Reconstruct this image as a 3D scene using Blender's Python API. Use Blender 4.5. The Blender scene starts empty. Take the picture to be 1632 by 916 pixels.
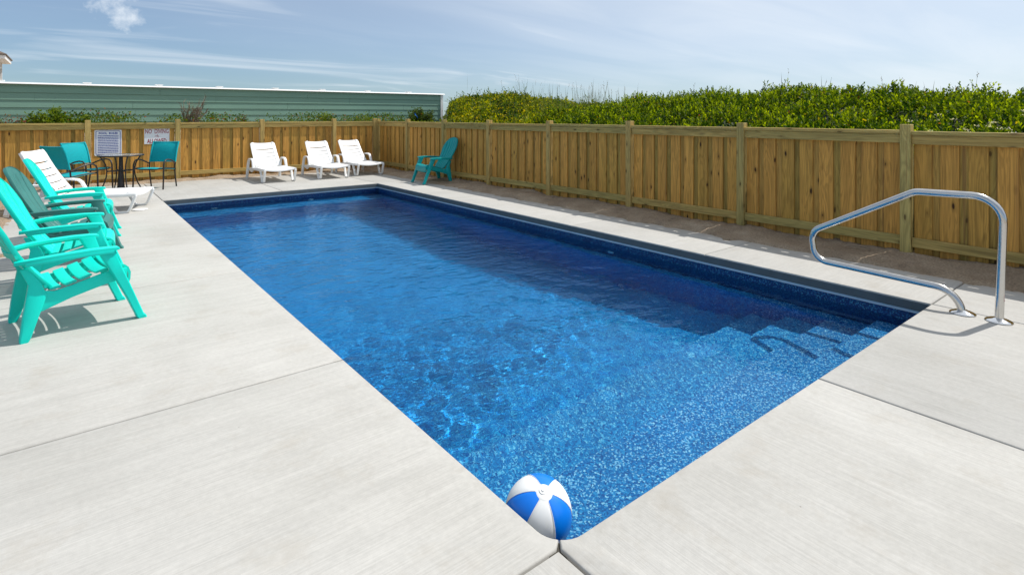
import bpy, bmesh, math, random
import numpy as np
from mathutils import Vector, Matrix

S = bpy.context.scene
COL = S.collection
R = math.radians
random.seed(7)
rng = np.random.default_rng(11)

# ------------------------------------------------------------------ camera
cam = bpy.data.cameras.new('camera')
camo = bpy.data.objects.new('camera', cam)
COL.objects.link(camo)
camo.location = (-1.207, -1.285, 1.352)
camo.rotation_euler = (R(90), 0, R(-38.47))
cam.sensor_width = 36
cam.lens = 895.8 / 1632 * 36
cam.shift_y = -(458 - 183.8) / 1632
cam.clip_start = 0.05
cam.clip_end = 4000
S.camera = camo

# ------------------------------------------------------------------ sky, sun, exposure
SUN = Vector((0.70, -0.165, 1.0)).normalized()
w = bpy.data.worlds.new('World')
S.world = w
w.use_nodes = True
nt = w.node_tree
nt.nodes.clear()


def N(tree, typ, **kw):
    n = tree.nodes.new(typ)
    for k, v in kw.items():
        if k.startswith('i_'):
            key = k[2:]
            n.inputs[int(key) if key.isdigit() else key.replace('_', ' ')].default_value = v
        else:
            setattr(n, k, v)
    return n


def ramp(tree, stops, interp='LINEAR'):
    n = tree.nodes.new('ShaderNodeValToRGB')
    n.color_ramp.interpolation = interp
    e = n.color_ramp.elements
    while len(e) < len(stops):
        e.new(0.5)
    for el, (p, c) in zip(e, stops):
        el.position = p
        el.color = (c, c, c, 1) if isinstance(c, (int, float)) else (*c, 1)
    return n


def mathn(tree, op, a=None, b=None, clamp=False):
    n = tree.nodes.new('ShaderNodeMath')
    n.operation = op
    n.use_clamp = clamp
    for i, v in enumerate((a, b)):
        if v is None:
            continue
        if isinstance(v, (int, float)):
            n.inputs[i].default_value = v
        else:
            tree.links.new(v, n.inputs[i])
    return n.outputs[0]


def mixc(tree, fac, a, b, blend='MIX'):
    n = tree.nodes.new('ShaderNodeMix')
    n.data_type = 'RGBA'
    n.blend_type = blend
    n.clamp_factor = True
    for i, v in ((0, fac), (6, a), (7, b)):
        if isinstance(v, (int, float)):
            n.inputs[i].default_value = v
        elif isinstance(v, tuple):
            n.inputs[i].default_value = (*v, 1)
        else:
            tree.links.new(v, n.inputs[i])
    return n.outputs[2]


sky = N(nt, 'ShaderNodeTexSky', sky_type='NISHITA', sun_disc=False)
sky.sun_elevation = math.asin(SUN.z)
sky.sun_rotation = math.atan2(SUN.x, SUN.y)
sky.altitude = 0
sky.air_density = 1.0
sky.dust_density = 0.25
sky.ozone_density = 2.5
tc = N(nt, 'ShaderNodeTexCoord')
sep = N(nt, 'ShaderNodeSeparateXYZ')
nt.links.new(tc.outputs['Generated'], sep.inputs[0])
zc = mathn(nt, 'MAXIMUM', sep.outputs[2], 0.02)
den = mathn(nt, 'ADD', zc, 0.10)
px = mathn(nt, 'DIVIDE', sep.outputs[0], den)
py = mathn(nt, 'DIVIDE', sep.outputs[1], den)
cmb = N(nt, 'ShaderNodeCombineXYZ')
nt.links.new(px, cmb.inputs[0])
nt.links.new(py, cmb.inputs[1])
mp = N(nt, 'ShaderNodeMapping', vector_type='POINT')
mp.inputs['Rotation'].default_value = (0, 0, R(28))
mp.inputs['Scale'].default_value = (0.55, 1.7, 1)
nt.links.new(cmb.outputs[0], mp.inputs[0])
n1 = N(nt, 'ShaderNodeTexNoise', i_Scale=0.75, i_Detail=6.0, i_Roughness=0.52, i_Distortion=0.6)
nt.links.new(mp.outputs[0], n1.inputs['Vector'])
r1 = ramp(nt, [(0.40, 0.0), (0.74, 1.0)])
nt.links.new(n1.outputs[0], r1.inputs[0])
# thin veil that thickens towards the sun's side of the sky
sd = N(nt, 'ShaderNodeVectorMath', operation='DOT_PRODUCT')
nt.links.new(tc.outputs['Generated'], sd.inputs[0])
sd.inputs[1].default_value = tuple(SUN)
veil = ramp(nt, [(0.02, 0.17), (0.30, 0.30), (0.55, 0.58), (0.75, 0.70)])
nt.links.new(sd.outputs['Value'], veil.inputs[0])
cl = mathn(nt, 'MULTIPLY', r1.outputs[0], 0.62)
cl = mathn(nt, 'MAXIMUM', cl, veil.outputs[0])
cl2 = mathn(nt, 'MULTIPLY', r1.outputs[0], veil.outputs[0])
cl = mathn(nt, 'ADD', cl, mathn(nt, 'MULTIPLY', cl2, 0.35), True)


def puff(dvec, size, scale):
    """one small ragged cumulus round the direction dvec"""
    wn = N(nt, 'ShaderNodeTexNoise', i_Scale=scale, i_Detail=7.0, i_Roughness=0.62)
    nt.links.new(tc.outputs['Generated'], wn.inputs['Vector'])
    dd = N(nt, 'ShaderNodeVectorMath', operation='DISTANCE')
    nt.links.new(tc.outputs['Generated'], dd.inputs[0])
    dd.inputs[1].default_value = dvec
    f = mathn(nt, 'SUBTRACT', 1.0, mathn(nt, 'DIVIDE', dd.outputs['Value'], size))
    f = mathn(nt, 'ADD', f, mathn(nt, 'MULTIPLY', mathn(nt, 'SUBTRACT', wn.outputs[0], 0.5), 2.6))
    f = mathn(nt, 'MULTIPLY', f, mathn(nt, 'LESS_THAN', dd.outputs['Value'], size * 1.6))
    return mathn(nt, 'MULTIPLY', mathn(nt, 'SUBTRACT', f, 0.25), 1.1, True)


def dirpx(x, y):
    r = (x - 816) / 895.8
    s, c = math.sin(R(38.47)), math.cos(R(38.47))
    return tuple(Vector((s + r * c, c - r * s, (183.8 - y) / 895.8)).normalized())


pf = puff(dirpx(186, 14), 0.055, 30)
pf = mathn(nt, 'MAXIMUM', pf, mathn(nt, 'MULTIPLY', puff(dirpx(572, 140), 0.03, 60), 0.35))
cl = mathn(nt, 'MAXIMUM', cl, mathn(nt, 'MULTIPLY', pf, 0.8))
hz = ramp(nt, [(0.0, (0.44, 0.68, 0.92)), (0.12, (0.54, 0.76, 0.97)), (0.35, (0.85, 0.95, 1.03)), (0.6, (1.0, 1.0, 1.0))])
nt.links.new(sep.outputs[2], hz.inputs[0])
skc = mixc(nt, 1.0, sky.outputs[0], hz.outputs[0], 'MULTIPLY')
mx = mixc(nt, cl, skc, (9.7, 10.3, 10.9))
bg = N(nt, 'ShaderNodeBackground', i_Strength=0.1)
nt.links.new(mx, bg.inputs[0])
wo = N(nt, 'ShaderNodeOutputWorld')
nt.links.new(bg.outputs[0], wo.inputs[0])

sunl = bpy.data.lights.new('sun', 'SUN')
sunl.energy = 4.6
sunl.angle = R(0.53)
sunl.color = (1.0, 0.955, 0.89)
suno = bpy.data.objects.new('sun', sunl)
COL.objects.link(suno)
suno.rotation_euler = SUN.to_track_quat('Z', 'Y').to_euler()
sunl.cycles.is_caustics_light = True
S.view_settings.view_transform = 'Standard'
S.view_settings.look = 'None'
S.view_settings.exposure = -0.06
S.view_settings.gamma = 1.0
S.cycles.use_denoising = True
S.cycles.max_bounces = 10
S.cycles.transmission_bounces = 8
S.cycles.transparent_max_bounces = 8

# ------------------------------------------------------------------ materials
MATS = {}


def newmat(name):
    m = bpy.data.materials.new(name)
    m.use_nodes = True
    t = m.node_tree
    b = t.nodes['Principled BSDF']
    MATS[name] = m
    return m, t, b


def plain(name, col, rough=0.5, metal=0.0, var=0.06, scale=9.0, bump=0.0, bscale=120.0, spec=0.5):
    m, t, b = newmat(name)
    tcn = N(t, 'ShaderNodeTexCoord')
    nz = N(t, 'ShaderNodeTexNoise', i_Scale=scale, i_Detail=5.0, i_Roughness=0.6)
    t.links.new(tcn.outputs['Object'], nz.inputs['Vector'])
    lo = tuple(c * (1 - var) for c in col)
    hi = tuple(min(1, c * (1 + var)) for c in col)
    rp = ramp(t, [(0.3, lo), (0.7, hi)])
    t.links.new(nz.outputs[0], rp.inputs[0])
    t.links.new(rp.outputs[0], b.inputs['Base Color'])
    rr = ramp(t, [(0.3, max(0, rough - 0.06)), (0.7, min(1, rough + 0.08))])
    t.links.new(nz.outputs[0], rr.inputs[0])
    t.links.new(rr.outputs[0], b.inputs['Roughness'])
    b.inputs['Metallic'].default_value = metal
    b.inputs['Specular IOR Level'].default_value = spec
    if bump:
        nb = N(t, 'ShaderNodeTexNoise', i_Scale=bscale, i_Detail=3.0)
        t.links.new(tcn.outputs['Object'], nb.inputs['Vector'])
        bp = N(t, 'ShaderNodeBump', i_Strength=bump, i_Distance=0.002)
        t.links.new(nb.outputs[0], bp.inputs['Height'])
        t.links.new(bp.outputs[0], b.inputs['Normal'])
    return m


def concrete(name, across_x):
    """broom-finished concrete; bristle lines run along x (True) or along y"""
    m, t, b = newmat(name)
    g = N(t, 'ShaderNodeNewGeometry')
    oi = N(t, 'ShaderNodeObjectInfo')
    big = N(t, 'ShaderNodeTexNoise', i_Scale=0.9, i_Detail=6.0, i_Roughness=0.62, i_Distortion=0.4)
    t.links.new(g.outputs['Position'], big.inputs['Vector'])
    mpn = N(t, 'ShaderNodeMapping')
    mpn.inputs['Scale'].default_value = (2.6, 170, 1) if across_x else (170, 2.6, 1)
    mpn.inputs['Rotation'].default_value = (0, 0, R(1.5))
    t.links.new(g.outputs['Position'], mpn.inputs[0])
    br = N(t, 'ShaderNodeTexNoise', i_Scale=1.0, i_Detail=3.0, i_Roughness=0.6)
    t.links.new(mpn.outputs[0], br.inputs['Vector'])
    mp2 = N(t, 'ShaderNodeMapping')
    mp2.inputs['Scale'].default_value = (0.5, 14, 1) if across_x else (14, 0.5, 1)
    t.links.new(g.outputs['Position'], mp2.inputs[0])
    sw = N(t, 'ShaderNodeTexNoise', i_Scale=1.0, i_Detail=4.0, i_Roughness=0.6)
    t.links.new(mp2.outputs[0], sw.inputs['Vector'])
    c0 = ramp(t, [(0.28, (0.425, 0.415, 0.385)), (0.5, (0.485, 0.475, 0.445)), (0.72, (0.53, 0.52, 0.49))])
    t.links.new(big.outputs[0], c0.inputs[0])
    r2 = ramp(t, [(0.3, 0.95), (0.7, 1.03)])
    t.links.new(sw.outputs[0], r2.inputs[0])
    r3 = ramp(t, [(0.3, 0.89), (0.7, 1.06)])
    t.links.new(br.outputs[0], r3.inputs[0])
    sx = N(t, 'ShaderNodeSeparateXYZ')
    t.links.new(g.outputs['Position'], sx.inputs[0])
    ddx = mathn(t, 'MAXIMUM', mathn(t, 'MULTIPLY', sx.outputs[0], -1.0), mathn(t, 'SUBTRACT', sx.outputs[0], 3.66))
    ddy = mathn(t, 'MAXIMUM', mathn(t, 'MULTIPLY', sx.outputs[1], -1.0), mathn(t, 'SUBTRACT', sx.outputs[1], 9.156))
    dpool = mathn(t, 'ADD', mathn(t, 'MAXIMUM', ddx, ddy), mathn(t, 'MULTIPLY', mathn(t, 'SUBTRACT', big.outputs[0], 0.5), 0.05))
    bro = ramp(t, [(0.035, 0.12), (0.075, 1.0)])
    t.links.new(dpool, bro.inputs[0])
    c = mixc(t, bro.outputs[0], c0.outputs[0], mixc(t, 1.0, c0.outputs[0], r2.outputs[0], 'MULTIPLY'))
    c = mixc(t, bro.outputs[0], c, mixc(t, 1.0, c, r3.outputs[0], 'MULTIPLY'))
    sp_ = N(t, 'ShaderNodeTexNoise', i_Scale=38.0, i_Detail=5.0, i_Roughness=0.75)
    t.links.new(g.outputs['Position'], sp_.inputs['Vector'])
    rsp = ramp(t, [(0.35, 0.94), (0.65, 1.04)])
    t.links.new(sp_.outputs[0], rsp.inputs[0])
    c = mixc(t, 1.0, c, rsp.outputs[0], 'MULTIPLY')
    edge_n = N(t, 'ShaderNodeTexNoise', i_Scale=9.0, i_Detail=6.0, i_Roughness=0.7)
    t.links.new(g.outputs['Position'], edge_n.inputs['Vector'])
    red = ramp(t, [(0.0, 0.75), (0.09, 0.0)])
    t.links.new(mathn(t, 'ADD', dpool, mathn(t, 'MULTIPLY', mathn(t, 'SUBTRACT', 0.62, edge_n.outputs[0]), 0.5)), red.inputs[0])
    c = mixc(t, mathn(t, 'MULTIPLY', red.outputs[0], 0.5), c, (0.33, 0.315, 0.28))
    # stains and small dark specks
    st = N(t, 'ShaderNodeTexNoise', i_Scale=3.3, i_Detail=8.0, i_Roughness=0.7)
    t.links.new(g.outputs['Position'], st.inputs['Vector'])
    rs = ramp(t, [(0.54, 0.0), (0.78, 0.5)])
    t.links.new(st.outputs[0], rs.inputs[0])
    c = mixc(t, rs.outputs[0], c, (0.36, 0.32, 0.26))
    vo = N(t, 'ShaderNodeTexVoronoi', i_Scale=5.5)
    t.links.new(g.outputs['Position'], vo.inputs['Vector'])
    rv = ramp(t, [(0.012, 0.65), (0.020, 0.0)])
    t.links.new(vo.outputs['Distance'], rv.inputs[0])
    c = mixc(t, rv.outputs[0], c, (0.17, 0.15, 0.12))
    snd = ramp(t, [(0.0, 0.0), (1.0, 0.75)])
    t.links.new(mathn(t, 'MULTIPLY', mathn(t, 'ADD', mathn(t, 'SUBTRACT', sx.outputs[0], 4.42), mathn(t, 'MULTIPLY', mathn(t, 'SUBTRACT', sp_.outputs[0], 0.5), 0.9)), 4.0, True), snd.inputs[0])
    c = mixc(t, snd.outputs[0], c, (0.42, 0.33, 0.23))
    tone = mathn(t, 'ADD', mathn(t, 'MULTIPLY', oi.outputs['Random'], 0.06), 0.94 if across_x else 0.885)
    c = mixc(t, 1.0, c, tone, 'MULTIPLY')
    t.links.new(c, b.inputs['Base Color'])
    b.inputs['Roughness'].default_value = 0.85
    b.inputs['Specular IOR Level'].default_value = 0.3
    fine = N(t, 'ShaderNodeTexNoise', i_Scale=260.0, i_Detail=2.0)
    t.links.new(g.outputs['Position'], fine.inputs['Vector'])
    hh = mathn(t, 'ADD', br.outputs[0], mathn(t, 'MULTIPLY', fine.outputs[0], 0.5))
    bp = N(t, 'ShaderNodeBump', i_Strength=0.35, i_Distance=0.002)
    t.links.new(hh, bp.inputs['Height'])
    t.links.new(bp.outputs[0], b.inputs['Normal'])
    return m


def wood(name, tan, olive, along='Z', olive_amt=0.5, knots=1.0):
    """treated pine; grain runs along the object's own axis"""
    m, t, b = newmat(name)
    tcn = N(t, 'ShaderNodeTexCoord')
    oi = N(t, 'ShaderNodeObjectInfo')
    off = N(t, 'ShaderNodeCombineXYZ')
    for i, k in enumerate((37.0, 91.0, 53.0)):
        t.links.new(mathn(t, 'MULTIPLY', oi.outputs['Random'], k), off.inputs[i])
    va = N(t, 'ShaderNodeVectorMath', operation='ADD')
    t.links.new(tcn.outputs['Object'], va.inputs[0])
    t.links.new(off.outputs[0], va.inputs[1])
    ax = 'XYZ'.index(along)
    # grain
    mg = N(t, 'ShaderNodeMapping')
    sc = [34.0, 34.0, 34.0]
    sc[ax] = 1.1
    mg.inputs['Scale'].default_value = sc
    t.links.new(va.outputs[0], mg.inputs[0])
    gr = N(t, 'ShaderNodeTexNoise', i_Scale=1.0, i_Detail=5.0, i_Roughness=0.62, i_Distortion=0.6)
    t.links.new(mg.outputs[0], gr.inputs['Vector'])
    mw = N(t, 'ShaderNodeMapping')
    sc = [9.0, 9.0, 9.0]
    sc[ax] = 0.8
    mw.inputs['Scale'].default_value = sc
    t.links.new(va.outputs[0], mw.inputs[0])
    wv = N(t, 'ShaderNodeTexNoise', i_Scale=1.0, i_Detail=3.0, i_Distortion=1.2)
    t.links.new(mw.outputs[0], wv.inputs['Vector'])
    rings = mathn(t, 'SINE', mathn(t, 'MULTIPLY', wv.outputs[0], 55.0))
    rg = ramp(t, [(0.0, 0.80), (0.6, 1.0), (1.0, 1.06)])
    t.links.new(mathn(t, 'ADD', mathn(t, 'MULTIPLY', rings, 0.5), 0.5), rg.inputs[0])
    # tan to olive, board by board, with drifting patches
    patch = N(t, 'ShaderNodeTexNoise', i_Scale=2.2, i_Detail=3.0)
    t.links.new(va.outputs[0], patch.inputs['Vector'])
    f = mathn(t, 'ADD', mathn(t, 'MULTIPLY', mathn(t, 'SUBTRACT', oi.outputs['Random'], 0.5), 1.5),
              mathn(t, 'ADD', mathn(t, 'MULTIPLY', mathn(t, 'SUBTRACT', patch.outputs[0], 0.5), 1.6), olive_amt), True)
    c = mixc(t, f, tan, olive)
    rgr = ramp(t, [(0.3, 0.68), (0.7, 1.16)])
    t.links.new(gr.outputs[0], rgr.inputs[0])
    c = mixc(t, 1.0, c, rgr.outputs[0], 'MULTIPLY')
    c = mixc(t, 1.0, c, rg.outputs[0], 'MULTIPLY')
    tone = ramp(t, [(0.0, 0.90), (1.0, 1.10)])
    r2 = mathn(t, 'FRACT', mathn(t, 'MULTIPLY', oi.outputs['Random'], 17.3))
    t.links.new(r2, tone.inputs[0])
    c = mixc(t, 1.0, c, tone.outputs[0], 'MULTIPLY')
    # knots
    mk = N(t, 'ShaderNodeMapping')
    sc = [11.0, 11.0, 11.0]
    sc[ax] = 4.2
    mk.inputs['Scale'].default_value = sc
    t.links.new(va.outputs[0], mk.inputs[0])
    dn = N(t, 'ShaderNodeTexNoise', i_Scale=2.5, i_Detail=2.0)
    t.links.new(mk.outputs[0], dn.inputs['Vector'])
    wob = mixc(t, 0.12, mk.outputs[0], dn.outputs['Color'], 'ADD')
    vk = N(t, 'ShaderNodeTexVoronoi', i_Scale=1.0, i_Randomness=1.0)
    t.links.new(wob, vk.inputs['Vector'])
    kr = mathn(t, 'GREATER_THAN', N_sep(t, vk.outputs['Color']), 0.36)
    kk = ramp(t, [(0.04, 1.0), (0.10, 0.9), (0.135, 0.32), (0.28, 0.0)])
    t.links.new(vk.outputs['Distance'], kk.inputs[0])
    kf = mathn(t, 'MULTIPLY', mathn(t, 'MULTIPLY', kk.outputs[0], kr), knots, True)
    c = mixc(t, kf, c, (0.040, 0.016, 0.007))
    # red-brown heartwood streaks
    rs = N(t, 'ShaderNodeTexNoise', i_Scale=1.0, i_Detail=2.0)
    ms = N(t, 'ShaderNodeMapping')
    sc = [22.0, 22.0, 22.0]
    sc[ax] = 0.5
    ms.inputs['Scale'].default_value = sc
    t.links.new(va.outputs[0], ms.inputs[0])
    t.links.new(ms.outputs[0], rs.inputs['Vector'])
    rr = ramp(t, [(0.64, 0.0), (0.74, 0.5)])
    t.links.new(rs.outputs[0], rr.inputs[0])
    c = mixc(t, rr.outputs[0], c, (0.22, 0.10, 0.04))
    t.links.new(c, b.inputs['Base Color'])
    b.inputs['Roughness'].default_value = 0.72
    b.inputs['Specular IOR Level'].default_value = 0.25
    bp = N(t, 'ShaderNodeBump', i_Strength=0.3, i_Distance=0.003)
    t.links.new(gr.outputs[0], bp.inputs['Height'])
    t.links.new(bp.outputs[0], b.inputs['Normal'])
    return m


def N_sep(t, sock):
    s = t.nodes.new('ShaderNodeSeparateColor')
    t.links.new(sock, s.inputs[0])
    return s.outputs[0]


TAN, OLV = (0.65, 0.335, 0.075), (0.54, 0.308, 0.066)
concrete('broomed_concrete_x', True)
concrete('broomed_concrete_y', False)
wood('pine_board', TAN, OLV, 'Z', 0.22)
wood('pine_back_board', (0.50, 0.285, 0.07), (0.40, 0.265, 0.065), 'Z', 0.5, 0.8)
wood('pine_post', (0.53, 0.37, 0.125), (0.44, 0.345, 0.12), 'Z', 0.5, 0.8)
wood('pine_rail', (0.53, 0.37, 0.12), (0.44, 0.34, 0.115), 'X', 0.5, 0.8)
plain('bright_teal_resin', (0.0, 0.66, 0.55), 0.42, var=0.04, scale=5, bump=0.15, bscale=300, spec=0.3)
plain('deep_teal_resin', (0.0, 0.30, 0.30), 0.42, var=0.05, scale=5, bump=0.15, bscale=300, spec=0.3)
plain('dull_green_resin', (0.035, 0.185, 0.165), 0.42, var=0.10, scale=5, bump=0.15, bscale=300)
plain('white_resin', (0.80, 0.80, 0.79), 0.38, var=0.03, scale=4)
plain('bronze_metal', (0.018, 0.014, 0.013), 0.38, var=0.2)
plain('teal_sling', (0.004, 0.33, 0.37), 0.75, var=0.08, scale=40, bump=0.4, bscale=900, spec=0.2)
plain('chrome_steel', (0.62, 0.61, 0.59), 0.20, metal=1.0, var=0.04, scale=18)
plain('flange_steel', (0.80, 0.80, 0.80), 0.10, metal=1.0, var=0.03, scale=18)
plain('white_vinyl', (0.82, 0.82, 0.80), 0.45, var=0.03)
plain('white_paint', (0.80, 0.80, 0.79), 0.5, var=0.04)
plain('blue_vinyl', (0.0, 0.19, 0.78), 0.33, var=0.04)
plain('sign_white', (0.76, 0.77, 0.80), 0.4, var=0.03)
plain('sign_blue', (0.035, 0.055, 0.32), 0.45, var=0.05)
plain('sign_red', (0.33, 0.012, 0.03), 0.45, var=0.06)
plain('label_pink', (0.60, 0.25, 0.30), 0.5)
plain('ribbon_blue', (0.01, 0.20, 0.75), 0.5)
plain('lip_white', (0.55, 0.62, 0.68), 0.35, var=0.08, scale=6)
plain('roof_shingle', (0.14, 0.11, 0.09), 0.85, var=0.25, scale=30)
plain('dry_twig', (0.22, 0.17, 0.12), 0.8, var=0.3, scale=20)
plain('straw', (0.52, 0.36, 0.14), 0.8, var=0.3, scale=20)
plain('grass_stalk', (0.20, 0.22, 0.10), 0.7, var=0.3, scale=20)
plain('dark_earth', (0.05, 0.045, 0.035), 0.9, var=0.3)
plain('siding_green', (0.19, 0.33, 0.26), 0.6, var=0.07, scale=3, bump=0.3, bscale=60, spec=0.3)
plain('glass_dark', (0.06, 0.07, 0.08), 0.08, var=0.1)
m, t, b = newmat('table_glass')
b.inputs['Base Color'].default_value = (0.75, 0.80, 0.80, 1)
b.inputs['Roughness'].default_value = 0.12
b.inputs['Transmission Weight'].default_value = 0.6

# sand
m, t, b = newmat('sand')
g = N(t, 'ShaderNodeNewGeometry')
a = N(t, 'ShaderNodeTexNoise', i_Scale=2.5, i_Detail=8.0, i_Roughness=0.7)
t.links.new(g.outputs['Position'], a.inputs['Vector'])
rp = ramp(t, [(0.3, (0.29, 0.22, 0.155)), (0.55, (0.42, 0.325, 0.23)), (0.75, (0.52, 0.42, 0.31))])
t.links.new(a.outputs[0], rp.inputs[0])
f1 = N(t, 'ShaderNodeTexNoise', i_Scale=60.0, i_Detail=6.0, i_Roughness=0.75)
t.links.new(g.outputs['Position'], f1.inputs['Vector'])
rf = ramp(t, [(0.35, 0.60), (0.65, 1.18)])
t.links.new(f1.outputs[0], rf.inputs[0])
c = mixc(t, 1.0, rp.outputs[0], rf.outputs[0], 'MULTIPLY')
vs_ = N(t, 'ShaderNodeTexVoronoi', i_Scale=13.0)
t.links.new(g.outputs['Position'], vs_.inputs['Vector'])
rv = ramp(t, [(0.05, 0.75), (0.10, 0.0)])
t.links.new(vs_.outputs['Distance'], rv.inputs[0])
c = mixc(t, rv.outputs[0], c, (0.10, 0.07, 0.045))
t.links.new(c, b.inputs['Base Color'])
b.inputs['Roughness'].default_value = 0.95
b.inputs['Specular IOR Level'].default_value = 0.1
bp = N(t, 'ShaderNodeBump', i_Strength=1.0, i_Distance=0.018)
t.links.new(f1.outputs[0], bp.inputs['Height'])
t.links.new(bp.outputs[0], b.inputs['Normal'])

# flecked pool finish, darker on walls; deeper parts painted with the water's red loss
def gelcoat(name, stops):
    m, t, b = newmat(name)
    g = N(t, 'ShaderNodeNewGeometry')
    v1 = N(t, 'ShaderNodeTexVoronoi', i_Scale=135.0)
    t.links.new(g.outputs['Position'], v1.inputs['Vector'])
    s1 = N(t, 'ShaderNodeSeparateColor')
    t.links.new(v1.outputs['Color'], s1.inputs[0])
    rp = ramp(t, stops)
    t.links.new(s1.outputs[0], rp.inputs[0])
    bn = N(t, 'ShaderNodeTexNoise', i_Scale=1.4, i_Detail=4.0)
    t.links.new(g.outputs['Position'], bn.inputs['Vector'])
    rb = ramp(t, [(0.3, 0.88), (0.7, 1.1)])
    t.links.new(bn.outputs[0], rb.inputs[0])
    c = mixc(t, 1.0, rp.outputs[0], rb.outputs[0], 'MULTIPLY')
    t.links.new(c, b.inputs['Base Color'])
    b.inputs['Roughness'].default_value = 0.35


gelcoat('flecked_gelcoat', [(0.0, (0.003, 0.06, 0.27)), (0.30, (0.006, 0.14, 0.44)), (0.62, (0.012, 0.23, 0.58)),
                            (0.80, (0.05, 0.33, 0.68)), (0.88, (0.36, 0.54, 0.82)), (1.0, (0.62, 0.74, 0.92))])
gelcoat('water_tinted_gelcoat', [(0.0, (0.001, 0.066, 0.31)), (0.30, (0.002, 0.148, 0.46)), (0.62, (0.003, 0.238, 0.60)),
                         (0.80, (0.006, 0.335, 0.70)), (0.89, (0.09, 0.48, 0.81)), (1.0, (0.22, 0.60, 0.87))])  # red light absorbed by deep water is put into the floor colour
gelcoat('half_tinted_gelcoat', [(0.0, (0.002, 0.07, 0.30)), (0.30, (0.004, 0.155, 0.46)), (0.62, (0.008, 0.245, 0.60)),
                        (0.80, (0.03, 0.345, 0.70)), (0.89, (0.20, 0.52, 0.82)), (1.0, (0.38, 0.68, 0.90))])  # same absorbed red, partly put into the colour of the lower steps
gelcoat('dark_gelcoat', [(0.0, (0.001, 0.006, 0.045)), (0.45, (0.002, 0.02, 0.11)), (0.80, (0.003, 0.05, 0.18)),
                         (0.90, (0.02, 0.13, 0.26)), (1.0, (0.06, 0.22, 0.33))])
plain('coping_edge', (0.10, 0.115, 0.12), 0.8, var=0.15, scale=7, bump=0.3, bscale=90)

# water: clear dielectric surface, faintly blue
m = bpy.data.materials.new('pool_water')
m.use_nodes = True
MATS['pool_water'] = m
t = m.node_tree
t.nodes.clear()
o = t.nodes.new('ShaderNodeOutputMaterial')
rf_ = N(t, 'ShaderNodeBsdfRefraction', i_Roughness=0.0, i_IOR=1.333)
rf_.inputs['Color'].default_value = (0.70, 0.99, 1.0, 1)
gs_ = N(t, 'ShaderNodeBsdfGlossy', i_Roughness=0.0)
gs_.inputs['Color'].default_value = (0.42, 0.58, 0.70, 1)
fr_ = N(t, 'ShaderNodeFresnel', i_IOR=1.31)
mw_ = N(t, 'ShaderNodeMixShader')
t.links.new(fr_.outputs[0], mw_.inputs[0])
t.links.new(rf_.outputs[0], mw_.inputs[1])
t.links.new(gs_.outputs[0], mw_.inputs[2])
t.links.new(mw_.outputs[0], o.inputs['Surface'])
# fine ripples ride on the modelled swell; the water lies calmer over the steps
gp_ = N(t, 'ShaderNodeNewGeometry')
mpw = N(t, 'ShaderNodeMapping')
mpw.inputs['Rotation'].default_value = (0, 0, R(25))
mpw.inputs['Scale'].default_value = (1.0, 1.55, 1)
t.links.new(gp_.outputs['Position'], mpw.inputs[0])
w1 = N(t, 'ShaderNodeTexNoise', i_Scale=8.5, i_Detail=1.5, i_Roughness=0.45, i_Distortion=0.5)
t.links.new(mpw.outputs[0], w1.inputs['Vector'])
w2 = N(t, 'ShaderNodeTexNoise', i_Scale=21.0, i_Detail=1.0, i_Roughness=0.4, i_Distortion=0.4)
t.links.new(mpw.outputs[0], w2.inputs['Vector'])
w0 = N(t, 'ShaderNodeTexNoise', i_Scale=3.6, i_Detail=1.0, i_Roughness=0.4, i_Distortion=0.3)
t.links.new(mpw.outputs[0], w0.inputs['Vector'])
hw_ = mathn(t, 'ADD', mathn(t, 'MULTIPLY', w1.outputs[0], 1.0), mathn(t, 'MULTIPLY', w2.outputs[0], 0.30))
hw_ = mathn(t, 'ADD', hw_, mathn(t, 'MULTIPLY', w0.outputs[0], 1.3))
sxw = N(t, 'ShaderNodeSeparateXYZ')
t.links.new(gp_.outputs['Position'], sxw.inputs[0])
calm = ramp(t, [(0.02, 0.08), (0.16, 0.55), (0.35, 1.0)])
t.links.new(mathn(t, 'DIVIDE', mathn(t, 'SUBTRACT', sxw.outputs[1], mathn(t, 'MULTIPLY', sxw.outputs[0], 0.12)), 9.2), calm.inputs[0])
bpw = N(t, 'ShaderNodeBump', i_Distance=0.0115)
t.links.new(calm.outputs[0], bpw.inputs['Strength'])
t.links.new(hw_, bpw.inputs['Height'])
for nd in (rf_, gs_, fr_):
    t.links.new(bpw.outputs[0], nd.inputs['Normal'])


def leafmat(name, trans=0.45, rough=0.6):
    m = bpy.data.materials.new(name)
    m.use_nodes = True
    MATS[name] = m
    t = m.node_tree
    b = t.nodes['Principled BSDF']
    out = t.nodes['Material Output']
    at = N(t, 'ShaderNodeAttribute', attribute_name='leaf_colour')
    t.links.new(at.outputs['Color'], b.inputs['Base Color'])
    b.inputs['Roughness'].default_value = rough
    b.inputs['Specular IOR Level'].default_value = 0.22
    tr = N(t, 'ShaderNodeBsdfTranslucent')
    c = mixc(t, 1.0, at.outputs['Color'], (1.5, 1.35, 0.5), 'MULTIPLY')
    t.links.new(c, tr.inputs['Color'])
    ms = N(t, 'ShaderNodeMixShader', i_0=trans)
    t.links.new(b.outputs[0], ms.inputs[1])
    t.links.new(tr.outputs[0], ms.inputs[2])
    t.links.new(ms.outputs[0], out.inputs['Surface'])
    return m


leafmat('leaf')
plain('undergrowth', (0.030, 0.045, 0.014), 0.9, var=0.5, scale=14, bump=0.0)


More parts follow.
